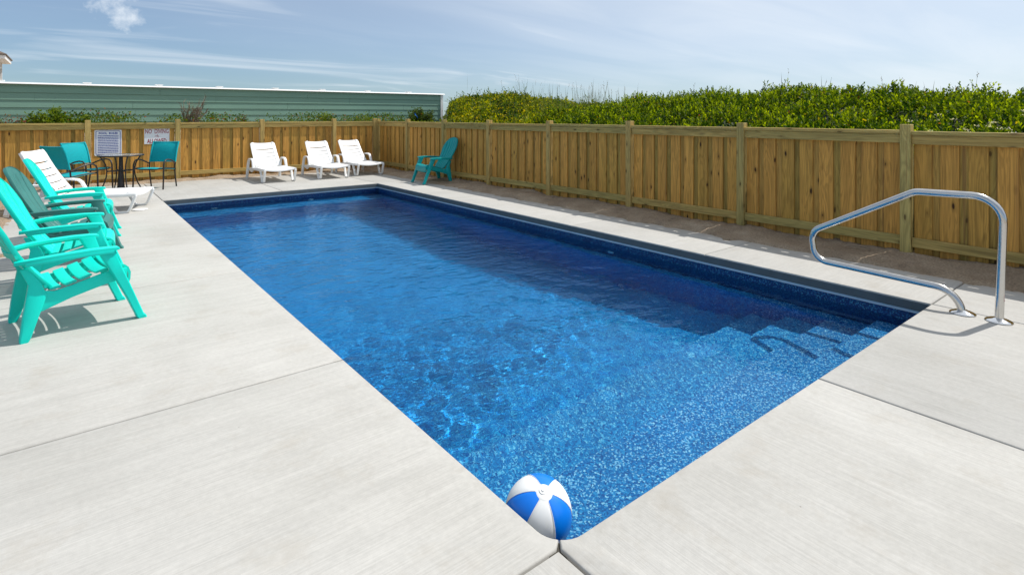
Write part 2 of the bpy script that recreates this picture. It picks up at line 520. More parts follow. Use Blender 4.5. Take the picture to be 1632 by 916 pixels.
# ------------------------------------------------------------------ mesh helpers
class MB:
    def __init__(self):
        self.v = []
        self.f = []

    def add(self, vs, fs):
        k = len(self.v)
        self.v.extend([tuple(p) for p in vs])
        self.f.extend([tuple(i + k for i in q) for q in fs])
        return self

    def box(self, x0, x1, y0, y1, z0, z1):
        return self.add([(x0, y0, z0), (x1, y0, z0), (x1, y1, z0), (x0, y1, z0),
                         (x0, y0, z1), (x1, y0, z1), (x1, y1, z1), (x0, y1, z1)],
                        [(3, 2, 1, 0), (4, 5, 6, 7), (0, 1, 5, 4), (1, 2, 6, 5), (2, 3, 7, 6), (3, 0, 4, 7)])

    def sweep(self, st, ch=0.3, caps=True):
        """st: list of (centre, halfvecA, halfvecB); chamfered-rectangle section"""
        k = 1 - ch
        prof = [(1, -k), (1, k), (k, 1), (-k, 1), (-1, k), (-1, -k), (-k, -1), (k, -1)]
        vs, fs, n = [], [], 8
        for c, A, B in st:
            c, A, B = Vector(c), Vector(A), Vector(B)
            for p, q in prof:
                vs.append(c + A * p + B * q)
        for i in range(len(st) - 1):
            for j in range(n):
                a, b2 = i * n + j, i * n + (j + 1) % n
                fs.append((a, b2, b2 + n, a + n))
        if caps:
            fs.append(tuple(reversed(range(n))))
            m0 = (len(st) - 1) * n
            fs.append(tuple(range(m0, m0 + n)))
        return self.add(vs, fs)

    def tube(self, pts, r, n=10, caps=True):
        pts = [Vector(p) for p in pts]
        rs = r if isinstance(r, (list, tuple)) else [r] * len(pts)
        vs, fs = [], []
        up = None
        for i, p in enumerate(pts):
            d = (pts[min(i + 1, len(pts) - 1)] - pts[max(i - 1, 0)])
            if d.length < 1e-9:
                d = Vector((0, 0, 1))
            d.normalize()
            if up is None:
                up = d.orthogonal().normalized()
            else:
                up = (up - d * up.dot(d))
                if up.length < 1e-6:
                    up = d.orthogonal()
                up.normalize()
            sd_ = d.cross(up)
            for j in range(n):
                an = 2 * math.pi * j / n
                vs.append(p + (up * math.cos(an) + sd_ * math.sin(an)) * rs[i])
        for i in range(len(pts) - 1):
            for j in range(n):
                a, b2 = i * n + j, i * n + (j + 1) % n
                fs.append((a, b2, b2 + n, a + n))
        if caps:
            fs.append(tuple(reversed(range(n))))
            m0 = (len(pts) - 1) * n
            fs.append(tuple(range(m0, m0 + n)))
        return self.add(vs, fs)

    def lathe(self, prof, c=(0, 0, 0), n=32):
        """prof: (radius, z) pairs from bottom to top"""
        vs, fs = [], []
        for r_, z in prof:
            for j in range(n):
                an = 2 * math.pi * j / n
                vs.append((c[0] + r_ * math.cos(an), c[1] + r_ * math.sin(an), c[2] + z))
        for i in range(len(prof) - 1):
            for j in range(n):
                a, b2 = i * n + j, i * n + (j + 1) % n
                fs.append((a, b2, b2 + n, a + n))
        fs.append(tuple(reversed(range(n))))
        m0 = (len(prof) - 1) * n
        fs.append(tuple(range(m0, m0 + n)))
        return self.add(vs, fs)

    def prism(self, poly, d):
        """poly: 3D points of a planar outline, d: extrusion vector"""
        n = len(poly)
        d = Vector(d)
        vs = [Vector(p) for p in poly] + [Vector(p) + d for p in poly]
        fs = [tuple(reversed(range(n))), tuple(range(n, 2 * n))]
        for j in range(n):
            fs.append((j, (j + 1) % n, n + (j + 1) % n, n + j))
        return self.add(vs, fs)

    def mesh(self, name, mat, smooth=None, bevel=0.0):
        me = bpy.data.meshes.new(name)
        me.from_pydata(self.v, [], self.f)
        bm = bmesh.new()
        bm.from_mesh(me)
        if bevel:
            ed = [e for e in bm.edges if len(e.link_faces) == 2 and e.calc_face_angle(0) > R(35)]
            bmesh.ops.bevel(bm, geom=ed, offset=bevel, segments=2, profile=0.5, affect='EDGES')
        bmesh.ops.recalc_face_normals(bm, faces=bm.faces)
        bm.to_mesh(me)
        bm.free()
        me.materials.append(MATS[mat])
        if smooth is not None:
            me.polygons.foreach_set('use_smooth', [True] * len(me.polygons))
            me.set_sharp_from_angle(angle=R(smooth))
        return me

    def build(self, name, mat, parent=None, smooth=None, bevel=0.0):
        return link(name, self.mesh(name, mat, smooth, bevel), parent)


def link(name, data, parent=None):
    ob = bpy.data.objects.new(name, data)
    COL.objects.link(ob)
    if parent is not None:
        ob.parent = parent
    return ob


def tag(o, label, cat, group=None):
    o['label'] = label
    o['category'] = cat
    if group:
        o['group'] = group
    return o


def kind(o, k):
    o['kind'] = k
    return o


def thing(name, label, cat, loc=(0, 0, 0), rz=0.0, group=None):
    o = link(name, None)
    o.empty_display_size = 0.1
    o.location = loc
    o.rotation_euler = (0, 0, rz)
    return tag(o, label, cat, group)


def dup(root, loc, rz, label, group=None, mats=None):
    def cp(o, p):
        c = o.copy()
        COL.objects.link(c)
        c.parent = p
        if mats and c.type == 'MESH':
            old = c.data.materials[0].name
            if old in mats:
                key = (c.data.name, mats[old])
                if key not in RECOLOUR:
                    d = c.data.copy()
                    d.materials[0] = MATS[mats[old]]
                    RECOLOUR[key] = d
                c.data = RECOLOUR[key]
        for ch in [x for x in bpy.data.objects if x.parent == o]:
            cp(ch, c)
        return c
    r = cp(root, None)
    r.location = loc
    r.rotation_euler = (0, 0, rz)
    r['label'] = label
    if group:
        r['group'] = group
    return r


RECOLOUR = {}


def fast_mesh(name, verts, quads, mat, smooth=True, colours=None):
    me = bpy.data.meshes.new(name)
    verts = np.asarray(verts, np.float32)
    quads = np.asarray(quads, np.int32)
    k = quads.shape[1]
    me.vertices.add(len(verts))
    me.vertices.foreach_set('co', verts.ravel())
    me.loops.add(quads.size)
    me.loops.foreach_set('vertex_index', quads.ravel())
    me.polygons.add(len(quads))
    me.polygons.foreach_set('loop_start', np.arange(0, quads.size, k, dtype=np.int32))
    me.update()
    me.validate()
    if smooth:
        me.polygons.foreach_set('use_smooth', np.ones(len(quads), bool))
    if colours is not None:
        at = me.attributes.new('leaf_colour', 'FLOAT_COLOR', 'FACE')
        at.data.foreach_set('color', np.asarray(colours, np.float32).ravel())
    me.materials.append(MATS[mat])
    return me


def grid_mesh(name, X, Y, Z, mat, smooth=True):
    ny, nx = X.shape
    idx = np.arange(nx * ny).reshape(ny, nx)
    q = np.stack([idx[:-1, :-1], idx[:-1, 1:], idx[1:, 1:], idx[1:, :-1]], -1).reshape(-1, 4)
    return fast_mesh(name, np.stack([X, Y, Z], -1).reshape(-1, 3), q, mat, smooth)


def waves(X, Y, seed, lams, n):
    """sum of random sinusoids: a cheap smooth noise field in about -1..1"""
    rg = np.random.default_rng(seed)
    Z = np.zeros_like(X)
    for _ in range(n):
        lam = lams[0] * (lams[1] / lams[0]) ** rg.random()
        th, ph = rg.random(2) * 6.2832
        k = 6.2832 / lam
        Z += np.sin(k * (X * math.cos(th) + Y * math.sin(th)) + ph)
    return Z / math.sqrt(n)


W, LN = 3.66, 9.156      # the pool opening
OV = 0.02                # the deck overhangs the pool wall by this much
WATER = -0.165

# ------------------------------------------------------------------ ground and sand
gm = MB()
gm.add([(-900, -900, -0.13), (900, -900, -0.13), (900, 900, -0.13), (-900, 900, -0.13)], [(0, 1, 2, 3)])
# a hole is not needed: the pool is dug below this sheet, so the sheet is cut into four round the pool
gm = MB()
for x0, x1, y0, y1 in ((-900, -0.3, -900, 900), (W + 0.3, 900, -900, 900), (-0.3, W + 0.3, -900, -0.3), (-0.3, W + 0.3, LN + 0.3, 900)):
    gm.add([(x0, y0, -0.13), (x1, y0, -0.13), (x1, y1, -0.13), (x0, y1, -0.13)], [(0, 1, 2, 3)])
kind(gm.build('ground', 'sand'), 'structure')


def sand_sheet(name, x0, x1, y0, y1, res, edge):
    X, Y = np.meshgrid(np.arange(x0, x1 + res, res), np.arange(y0, y1 + res, res))
    Z = 0.012 + 0.016 * waves(X, Y, 5, (0.35, 1.6), 14) + 0.006 * waves(X, Y, 6, (0.07, 0.25), 18)
    d = edge(X, Y) + 0.045 * waves(X, Y, 8, (0.2, 1.1), 10)      # >0 is on the sand side
    Z = np.where(d < 0, np.maximum(-0.06, Z + d * 0.9), Z + 0.035 * (1 - np.exp(-np.maximum(d, 0) / 0.25)))
    return kind(link(name, grid_mesh(name, X, Y, Z, 'sand')), 'structure')


sand_sheet('sand_bed', 4.30, 6.2, -4.0, 12.9, 0.03, lambda X, Y: np.maximum(X - 4.50, Y - 11.93))
sand_sheet('sand_bed', -8.8, 4.30, 11.70, 12.9, 0.03, lambda X, Y: Y - 11.93)
sand_sheet('sand_bed', -8.8, -1.60, 1.0, 11.70, 0.04, lambda X, Y: -1.78 - X)

# ------------------------------------------------------------------ pool deck: one slab per cast panel
deck = kind(link('pool_deck', None), 'structure')
ra = 0.10
arc = [(ra - ra * math.sin(a), ra - ra * math.cos(a)) for a in np.linspace(0, math.pi / 2, 9)]   # (ra,0) .. (0,ra)
G = 0.005


def slab(poly, mat):
    mb = MB()
    mb.prism([(x, y, -0.075) for x, y in poly], (0, 0, 0.075))
    me = mb.mesh('concrete_slab', mat)
    bm = bmesh.new()
    bm.from_mesh(me)
    ed = [e for e in bm.edges if all(v.co.z > -0.001 for v in e.verts)]
    bmesh.ops.bevel(bm, geom=ed, offset=0.009, segments=3, profile=0.5, affect='EDGES')
    bm.to_mesh(me)
    bm.free()
    me.polygons.foreach_set('use_smooth', [True] * len(me.polygons))
    me.set_sharp_from_angle(angle=R(50))
    return link('concrete_slab', me, deck)


def rect(x0, x1, y0, y1):
    return [(x0 + G, y0 + G), (x1 - G, y0 + G), (x1 - G, y1 - G), (x0 + G, y1 - G)]


LX, RX, FY, NY = -1.80, 4.52, 11.95, -5.0
jl = [0.0, 1.74, 4.0, 6.15, 8.25, 9.156]
mid = len(arc) // 2
for i in range(len(jl) - 1):
    y0, y1 = jl[i], jl[i + 1]
    if i == 0:
        slab([(LX, G), (-G, G), (arc[mid][0] - 0.001, arc[mid][1] + 0.001)] + [(x, y) for x, y in arc[mid + 1:]] + [(0, y1 - G), (LX, y1 - G)], 'broomed_concrete_x')
    else:
        slab([(LX, y0 + G), (0, y0 + G), (0, y1 - G), (LX, y1 - G)], 'broomed_concrete_x')
# near end
slab([(G, NY), (1.83 - G, NY), (1.83 - G, 0)] + [(x, y) for x, y in arc[:mid]] + [(arc[mid][0] + 0.001, arc[mid][1] - 0.001), (G, -G)], 'broomed_concrete_y')
slab([(1.83 + G, NY), (W - G, NY), (W - G, 0), (1.83 + G, 0)], 'broomed_concrete_y')
slab([(W + G, NY), (RX, NY), (RX, -G), (W + G, -G)], 'broomed_concrete_y')
slab([(-1.9 + G, NY), (-G, NY), (-G, -G), (-1.9 + G, -G)], 'broomed_concrete_y')
slab([(-4.2, NY), (-1.9 - G, NY), (-1.9 - G, -G), (-4.2, -G)], 'broomed_concrete_y')
slab([(-4.2, G), (LX - 2 * G, G), (LX - 2 * G, 1.0), (-4.2, 1.0)], 'broomed_concrete_x')
jr = [0.0, 1.83, 3.66, 5.49, 7.32, 9.156]
for i in range(5):
    slab([(W, jr[i] + G), (RX, jr[i] + G), (RX, jr[i + 1] - G), (W, jr[i + 1] - G)], 'broomed_concrete_x')
# far end
slab([(LX, LN + G), (-G, LN + G), (-G, FY), (LX, FY)], 'broomed_concrete_y')
slab([(G, LN), (1.83 - G, LN), (1.83 - G, FY), (G, FY)], 'broomed_concrete_y')
slab([(1.83 + G, LN), (W - G, LN), (W - G, FY), (1.83 + G, FY)], 'broomed_concrete_y')
slab([(W + G, LN + G), (RX, LN + G), (RX, FY), (W + G, FY)], 'broomed_concrete_y')
# dark joint bed just under the slabs
jb = MB()
for x0, x1, y0, y1 in ((-4.2, -0.03, NY, FY), (W + 0.03, RX, NY, FY), (-0.03, W + 0.03, NY, -0.03), (-0.03, W + 0.03, LN + 0.03, FY)):
    jb.box(x0, x1, y0, y1, -0.11, -0.076)
jb.prism([(-0.035, -0.035, -0.09), (0.028, -0.032, -0.09), (0.0275, 0.0275, -0.09), (-0.032, 0.028, -0.09)], (0, 0, 0.078))
jb.build('joint_bed', 'dark_earth', deck)

# ------------------------------------------------------------------ pool basin
PX0, PX1, PY0, PY1 = -OV, W + OV, -OV, LN + OV


def basin_mesh():
    mb, fb, m3 = MB(), MB(), MB()
    zl = -0.098
    q = lambda *p: mb.add(p, [(0, 1, 2, 3)])
    step_y = [0.35, 0.67, 0.99, 1.31]
    step_z = [-0.34, -0.53, -0.72, -0.91]
    lw, lz = 0.11, -0.50          # wall ledge
    by, bz = PY1 - 0.50, -0.58    # bench at the far end
    fl = lambda y: -1.10 - 0.45 * min(1, max(0, (y - 1.31) / 3.5))
    ys = list(np.linspace(1.31, by, 24))
    # floor
    q = lambda *p: fb.add(p, [(0, 1, 2, 3)])
    for a_, b_ in zip(ys[:-1], ys[1:]):
        q((PX0 + lw, a_, fl(a_)), (PX1 - lw, a_, fl(a_)), (PX1 - lw, b_, fl(b_)), (PX0 + lw, b_, fl(b_)))
        for x, xo in ((PX0 + lw, PX0), (PX1 - lw, PX1)):
            q((x, a_, fl(a_)), (x, b_, fl(b_)), (x, b_, lz), (x, a_, lz))
            q((x, a_, lz), (x, b_, lz), (xo, b_, lz), (xo, a_, lz))
    # steps
    q = lambda *p: mb.add(p, [(0, 1, 2, 3)])
    y = PY0
    for k, (yy, zz) in enumerate(zip(step_y, step_z)):
        q = lambda *p, m_=(mb if k < 2 else m3): m_.add(p, [(0, 1, 2, 3)])
        q((PX0, y, zz), (PX1, y, zz), (PX1, yy, zz), (PX0, yy, zz))
        nz = step_z[k + 1] if k < 3 else fl(1.31)
        q((PX0, yy, zz), (PX1, yy, zz), (PX1, yy, nz), (PX0, yy, nz))
        y = yy
    # the wall ledge carries on over the lower steps
    for x0, x1 in ((PX0, PX0 + lw), (PX1 - lw, PX1)):
        mb.box(x0, x1, 0.35, 1.31, lz - 0.7, lz)
    # far bench
    q = lambda *p: fb.add(p, [(0, 1, 2, 3)])
    q((PX0, by, bz), (PX1, by, bz), (PX1, PY1, bz), (PX0, PY1, bz))
    q((PX0, by, bz), (PX1, by, bz), (PX1, by, fl(by)), (PX0, by, fl(by)))
    return mb, fb, m3


bm_, fb_, m3_ = basin_mesh()
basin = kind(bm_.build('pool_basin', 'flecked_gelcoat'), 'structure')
flo = fb_.build('pool_floor', 'water_tinted_gelcoat', basin)
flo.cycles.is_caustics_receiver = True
stp = m3_.build('lower_steps', 'half_tinted_gelcoat', basin)
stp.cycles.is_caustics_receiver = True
basin.cycles.is_caustics_receiver = True
zl = -0.098
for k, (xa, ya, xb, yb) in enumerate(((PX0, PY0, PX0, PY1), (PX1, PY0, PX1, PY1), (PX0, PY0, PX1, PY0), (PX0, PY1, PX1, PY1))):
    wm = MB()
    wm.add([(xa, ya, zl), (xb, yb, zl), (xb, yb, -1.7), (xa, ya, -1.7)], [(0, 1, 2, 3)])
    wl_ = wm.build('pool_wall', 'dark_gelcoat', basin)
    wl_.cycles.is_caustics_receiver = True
# dark strip over the deck sides facing the water, under the rounded top
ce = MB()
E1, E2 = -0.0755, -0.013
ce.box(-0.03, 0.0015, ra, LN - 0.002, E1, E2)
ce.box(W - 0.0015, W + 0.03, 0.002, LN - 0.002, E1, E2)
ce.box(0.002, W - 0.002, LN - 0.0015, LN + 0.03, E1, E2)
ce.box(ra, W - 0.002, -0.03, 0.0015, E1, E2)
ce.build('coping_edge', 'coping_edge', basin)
lipm = MB()
z0, z1, e = -0.098, -0.0765, 0.010
lipm.box(PX0 - 0.05, PX0 + e, PY0 - 0.05, PY1 + 0.05, z0, z1)
lipm.box(PX1 - e, PX1 + 0.05, PY0 - 0.05, PY1 + 0.05, z0, z1)
lipm.box(PX0 + e, PX1 - e, PY0 - 0.05, PY0 + e, z0, z1)
lipm.box(PX0 + e, PX1 - e, PY1 - e, PY1 + 0.05, z0, z1)
lip = lipm.build('pool_lip', 'lip_white', basin)
# return fittings
for x, y, z, ax in ((PX1, 3.05, -0.36, 'x'), (0.75, PY1, -0.40, 'y'), (2.35, PY1, -0.40, 'y')):
    fm = MB()
    fm.lathe([(0.045, 0), (0.045, 0.006), (0.028, 0.016), (0.012, 0.016)], n=20)
    f_ = fm.build('return_fitting', 'white_resin', basin, smooth=40)
    f_.location = (x, y, z)
    f_.rotation_euler = (0, R(-90), 0) if ax == 'x' else (R(90), 0, 0)
    f_.cycles.is_caustics_receiver = True

# water surface: real ripples, calm over the steps
dx = 0.0115
X, Y = np.meshgrid(np.linspace(PX0, PX1, int((PX1 - PX0) / dx)), np.linspace(PY0, PY1, int((PY1 - PY0) / dx)))
Z = np.zeros_like(X)
rgw = np.random.default_rng(21)
for i in range(90):
    lam = 0.15 * (0.70 / 0.15) ** rgw.random()
    th = rgw.normal(2.0, 1.0)
    ph = rgw.random() * 6.283
    k = 6.2832 / lam
    Z += lam ** 1.0 * np.sin(k * (X * math.cos(th) + Y * math.sin(th)) + ph)
sm = lambda a_, b_, v: np.clip((v - a_) / (b_ - a_), 0, 1) ** 2 * (3 - 2 * np.clip((v - a_) / (b_ - a_), 0, 1))
amp = 0.16 + 0.84 * sm(0.3, 2.2, Y + 0.35 * (1.8 - X) * (Y < 3))
patch = 0.95 + 0.12 * waves(X, Y, 31, (1.4, 3.5), 8)
amp = amp * (1 + 0.7 * np.exp(-((Y - 2.3 + 0.3 * X) / 1.3) ** 2))
Zf = np.zeros_like(X)      # chop near the steps, fine enough to focus the sun into a web on the floor
for i in range(70):
    lam = 0.085 * (0.20 / 0.085) ** rgw.random()
    th = rgw.random() * 6.2832
    Zf += lam * np.sin(6.2832 / lam * (X * math.cos(th) + Y * math.sin(th)) + rgw.random() * 6.2832)
Zf *= 0.00108 * np.exp(-((Y - 2.2) / 1.25) ** 2) * sm(0.45 + 0.35 * X, 1.35 + 0.35 * X, Y) * (1 - 0.6 * sm(2.3, 3.4, X))
Z = WATER + 0.00052 * Z * amp * np.clip(patch, 0.35, 1.4) + Zf
water = kind(link('pool_water', grid_mesh('pool_water', X, Y, Z, 'pool_water')), 'structure')
water.cycles.is_caustics_caster = True

# ------------------------------------------------------------------ fences
PT, RT = 1.262, 1.205      # post top, cap top
BW, TH, PITCH = 0.138, 0.017, 0.196
BOARDS = {}


def board_mesh(which, mat):
    """a dog-free straight board standing on z=0, local x across, y through, z up"""
    if (which, mat) not in BOARDS:
        mb = MB()
        h = (1.098, 1.104, 1.092)[which]
        mb.sweep([((0, 0, 0.0), (BW / 2, 0, 0), (0, TH / 2, 0)), ((0, 0, h), (BW / 2, 0, 0), (0, TH / 2, 0))], ch=0.06)
        BOARDS[(which, mat)] = mb.mesh('board', mat)
    return BOARDS[(which, mat)]


def fence(label, origin, rz, posts, zoff):
    """local x runs along the fence, local -y is the pool side (post face at y=-0.045)"""
    f = thing('board_fence', label, 'fence', origin, rz)
    rg = random.Random(int(label.__len__() * 7))
    pm = MB()
    pm.sweep([((0, 0, -0.25), (0.0445, 0, 0), (0, 0.0445, 0)), ((0, 0, PT - 0.004), (0.0445, 0, 0), (0, 0.0445, 0)),
              ((0, 0, PT), (0.0405, 0, 0), (0, 0.0405, 0))], ch=0.07)
    pme = pm.mesh('post', 'pine_post')
    for x in posts:
        p = link('post', pme, f)
        p.location = (x, 0, rg.uniform(-0.008, 0.008))
        p.rotation_euler = (0, rg.uniform(-0.003, 0.003), rg.choice((0, math.pi / 2, math.pi)))
    for a, b in zip(posts[:-1], posts[1:]):
        a0, b0 = a + 0.047, b - 0.047
        L = b0 - a0
        dz = rg.uniform(-0.006, 0.006)
        for nm, y0, y1, z0_, z1_ in (('rail', -0.018, 0.018, 1.082 + dz, 1.168 + dz), ('rail', -0.018, 0.018, 0.108 + dz, 0.195 + dz),
                                     ('cap_rail', -0.032, 0.060, 1.1695 + dz, RT + dz)):
            mb = MB()
            hy, hz = (y1 - y0) / 2, (z1_ - z0_) / 2
            mb.sweep([((0, 0, 0), (0, hy, 0), (0, 0, hz)), ((L, 0, 0), (0, hy, 0), (0, 0, hz))], ch=0.10)
            o = mb.build(nm, 'pine_rail', f)
            o.location = (a0, (y0 + y1) / 2, (z0_ + z1_) / 2)
        n = max(1, int(round((L - 0.03) / PITCH)))
        pitch = (L - 0.020 - BW) / max(1, n - 1) if n > 1 else 0
        x = a0 + 0.010 + BW / 2
        for i in range(n):
            xx = a0 + 0.010 + BW / 2 + i * pitch + rg.uniform(-0.006, 0.006) * (0 < i < n - 1)
            o = link('board', board_mesh(rg.randrange(3), 'pine_board'), f)
            o.location = (xx, 0.0285 + rg.uniform(-0.001, 0.0015), zoff + rg.uniform(-0.01, 0.006))
            o.rotation_euler = (0, rg.uniform(-0.0035, 0.0035), math.pi * rg.randrange(2))
            if i < n - 1:
                o = link('board', board_mesh(rg.randrange(3), 'pine_back_board'), f)
                o.location = (xx + pitch / 2 + rg.uniform(-0.008, 0.008), 0.0475, zoff + rg.uniform(-0.01, 0.006))
    return f


XF, YF = 5.1, 12.2
# right-hand fence: local x = -world y, so its pool side (local -y) looks towards -world x
ry = [12.182, 10.59, 8.968, 7.342, 5.646, 3.947, 2.255, 0.578, -1.11, -2.80]
fence('long treated-pine board fence beside the sandy strip, shaded side facing the pool', (XF, YF, 0), R(-90), [12.2 - y for y in ry], 0.0)
fx = [-9.1, -7.45, -5.8, -4.15, -2.50, -0.87, 0.625, 2.28, 3.94, 5.0085]
fence('sunlit treated-pine board fence behind the loungers, with two signs fixed to it', (0, YF, 0), 0, fx, 0.0)

# ------------------------------------------------------------------ signs
def text_mesh(s, size, mat, width=None, bold=0.0, name='lettering'):
    cu = bpy.data.curves.new('lettering', 'FONT')
    cu.body = s
    cu.size = size
    cu.align_x = 'CENTER'
    cu.align_y = 'CENTER'
    cu.offset = bold
    cu.extrude = 0.0008
    cu.resolution_u = 2
    ob = bpy.data.objects.new('lettering', cu)
    COL.objects.link(ob)
    bpy.context.view_layer.update()
    dg = bpy.context.evaluated_depsgraph_get()
    me = bpy.data.meshes.new_from_object(ob.evaluated_get(dg))
    bpy.data.objects.remove(ob)
    co = np.array([v.co[:] for v in me.vertices])
    if width:
        k = width / (co[:, 0].max() - co[:, 0].min())
        me.transform(Matrix.Diagonal((k, 1, 1, 1)))
    me.materials.clear()
    me.materials.append(MATS[mat])
    return me


def round_rect(w_, h_, r_, n=5):
    pts = []
    for cx_, cz_, a0 in ((w_ / 2 - r_, h_ / 2 - r_, 0), (-w_ / 2 + r_, h_ / 2 - r_, 90), (-w_ / 2 + r_, -h_ / 2 + r_, 180), (w_ / 2 - r_, -h_ / 2 + r_, 270)):
        for i in range(n + 1):
            a = R(a0 + 90 * i / n)
            pts.append((cx_ + r_ * math.cos(a), cz_ + r_ * math.sin(a)))
    return pts


SY = YF + 0.0165   # just in front of the boards
sg = thing('pool_rules_sign', 'white and blue rules sign full of small print, on the fence behind the table', 'sign', (-0.552, SY, 0.815))
mb = MB()
mb.prism([(x, 0, z) for x, z in round_rect(0.435, 0.50, 0.02)], (0, -0.003, 0))
mb.build('panel', 'sign_white', sg)
mb = MB()
oo, ii = round_rect(0.395, 0.462, 0.03), round_rect(0.377, 0.444, 0.022)
n = len(oo)
for j in range(n):
    k2 = (j + 1) % n
    mb.add([(oo[j][0], -0.0045, oo[j][1]), (oo[k2][0], -0.0045, oo[k2][1]), (ii[k2][0], -0.0045, ii[k2][1]), (ii[j][0], -0.0045, ii[j][1])], [(0, 1, 2, 3)])
mb.build('border', 'sign_blue', sg)
o = link('lettering', text_mesh('POOL  RULES', 0.050, 'sign_blue', 0.30, 0.0018), sg)
o.location = (0, -0.0045, 0.182)
o.rotation_euler = (R(90), 0, 0)
mb = MB()
rgs = random.Random(4)
for k in range(11):
    z = 0.140 - k * 0.0325
    for row in (0,):
        zz = z - 0.005
        x = -0.165
        end = 0.165 if (row == 0 or k % 3) else rgs.uniform(-0.05, 0.13)
        while x < end:
            l = rgs.uniform(0.010, 0.032)
            mb.add([(x, -0.0045, zz - 0.0075), (min(x + l, end), -0.0045, zz - 0.0075), (min(x + l, end), -0.0045, zz + 0.0075), (x, -0.0045, zz + 0.0075)], [(0, 1, 2, 3)])
            x += l + 0.0035
mb.build('small_print', 'sign_blue', sg)

sg = thing('no_diving_sign', 'white sign with dark red NO DIVING ALLOWED lettering, partly behind a sling chair', 'sign', (0.258, SY, 0.922))
mb = MB()
mb.prism([(x, 0, z) for x, z in round_rect(0.437, 0.312, 0.006)], (0, -0.003, 0))
mb.build('panel', 'sign_white', sg)
for s_, z, wd in (('NO  DIVING', 0.096, 0.405), ('ALLOWED', -0.100, 0.335)):
    o = link('lettering', text_mesh(s_, 0.128, 'sign_red', wd, 0.0012), sg)
    o.location = (0, -0.0045, z)
    o.rotation_euler = (R(90), 0, 0)
mb = MB()   # little diver-and-wave emblem between the lines
for i in range(12):
    a, b_ = R(30 * i), R(30 * (i + 1))
    mb.add([(0.020 + 0.017 * math.cos(a), -0.0045, -0.004 + 0.017 * math.sin(a)), (0.020 + 0.017 * math.cos(b_), -0.0045, -0.004 + 0.017 * math.sin(b_)),
            (0.020 + 0.011 * math.cos(b_), -0.0045, -0.004 + 0.011 * math.sin(b_)), (0.020 + 0.011 * math.cos(a), -0.0045, -0.004 + 0.011 * math.sin(a))], [(0, 1, 2, 3)])
for i in range(9):
    a, b_ = R(180 * i / 9), R(180 * (i + 1) / 9)
    for cx_ in (-0.020,):
        mb.add([(cx_ + 0.019 * math.cos(a), -0.0045, -0.012 + 0.024 * math.sin(a)), (cx_ + 0.019 * math.cos(b_), -0.0045, -0.012 + 0.024 * math.sin(b_)),
                (cx_ + 0.013 * math.cos(b_), -0.0045, -0.012 + 0.018 * math.sin(b_)), (cx_ + 0.013 * math.cos(a), -0.0045, -0.012 + 0.018 * math.sin(a))], [(0, 1, 2, 3)])
mb.add([(-0.002, -0.0045, 0.004), (0.006, -0.0045, 0.004), (0.008, -0.0045, 0.042), (0.002, -0.0045, 0.042)], [(0, 1, 2, 3)])
mb.build('emblem', 'sign_red', sg)


# ------------------------------------------------------------------ adirondack chairs (resin)
def lerp_curve(pts, s):
    """piecewise-linear through (s, x, z), smoothed by Catmull-Rom"""
    for i in range(len(pts) - 1):
        if s <= pts[i + 1][0] or i == len(pts) - 2:
            p0, p1, p2, p3 = pts[max(i - 1, 0)], pts[i], pts[i + 1], pts[min(i + 2, len(pts) - 1)]
            t_ = (s - p1[0]) / (p2[0] - p1[0])
            out = []
            for k in (1, 2):
                a, b_, c_, d = p0[k], p1[k], p2[k], p3[k]
                out.append(0.5 * (2 * b_ + (c_ - a) * t_ + (2 * a - 5 * b_ + 4 * c_ - d) * t_ ** 2 + (3 * b_ - a - 3 * c_ + d) * t_ ** 3))
            return out


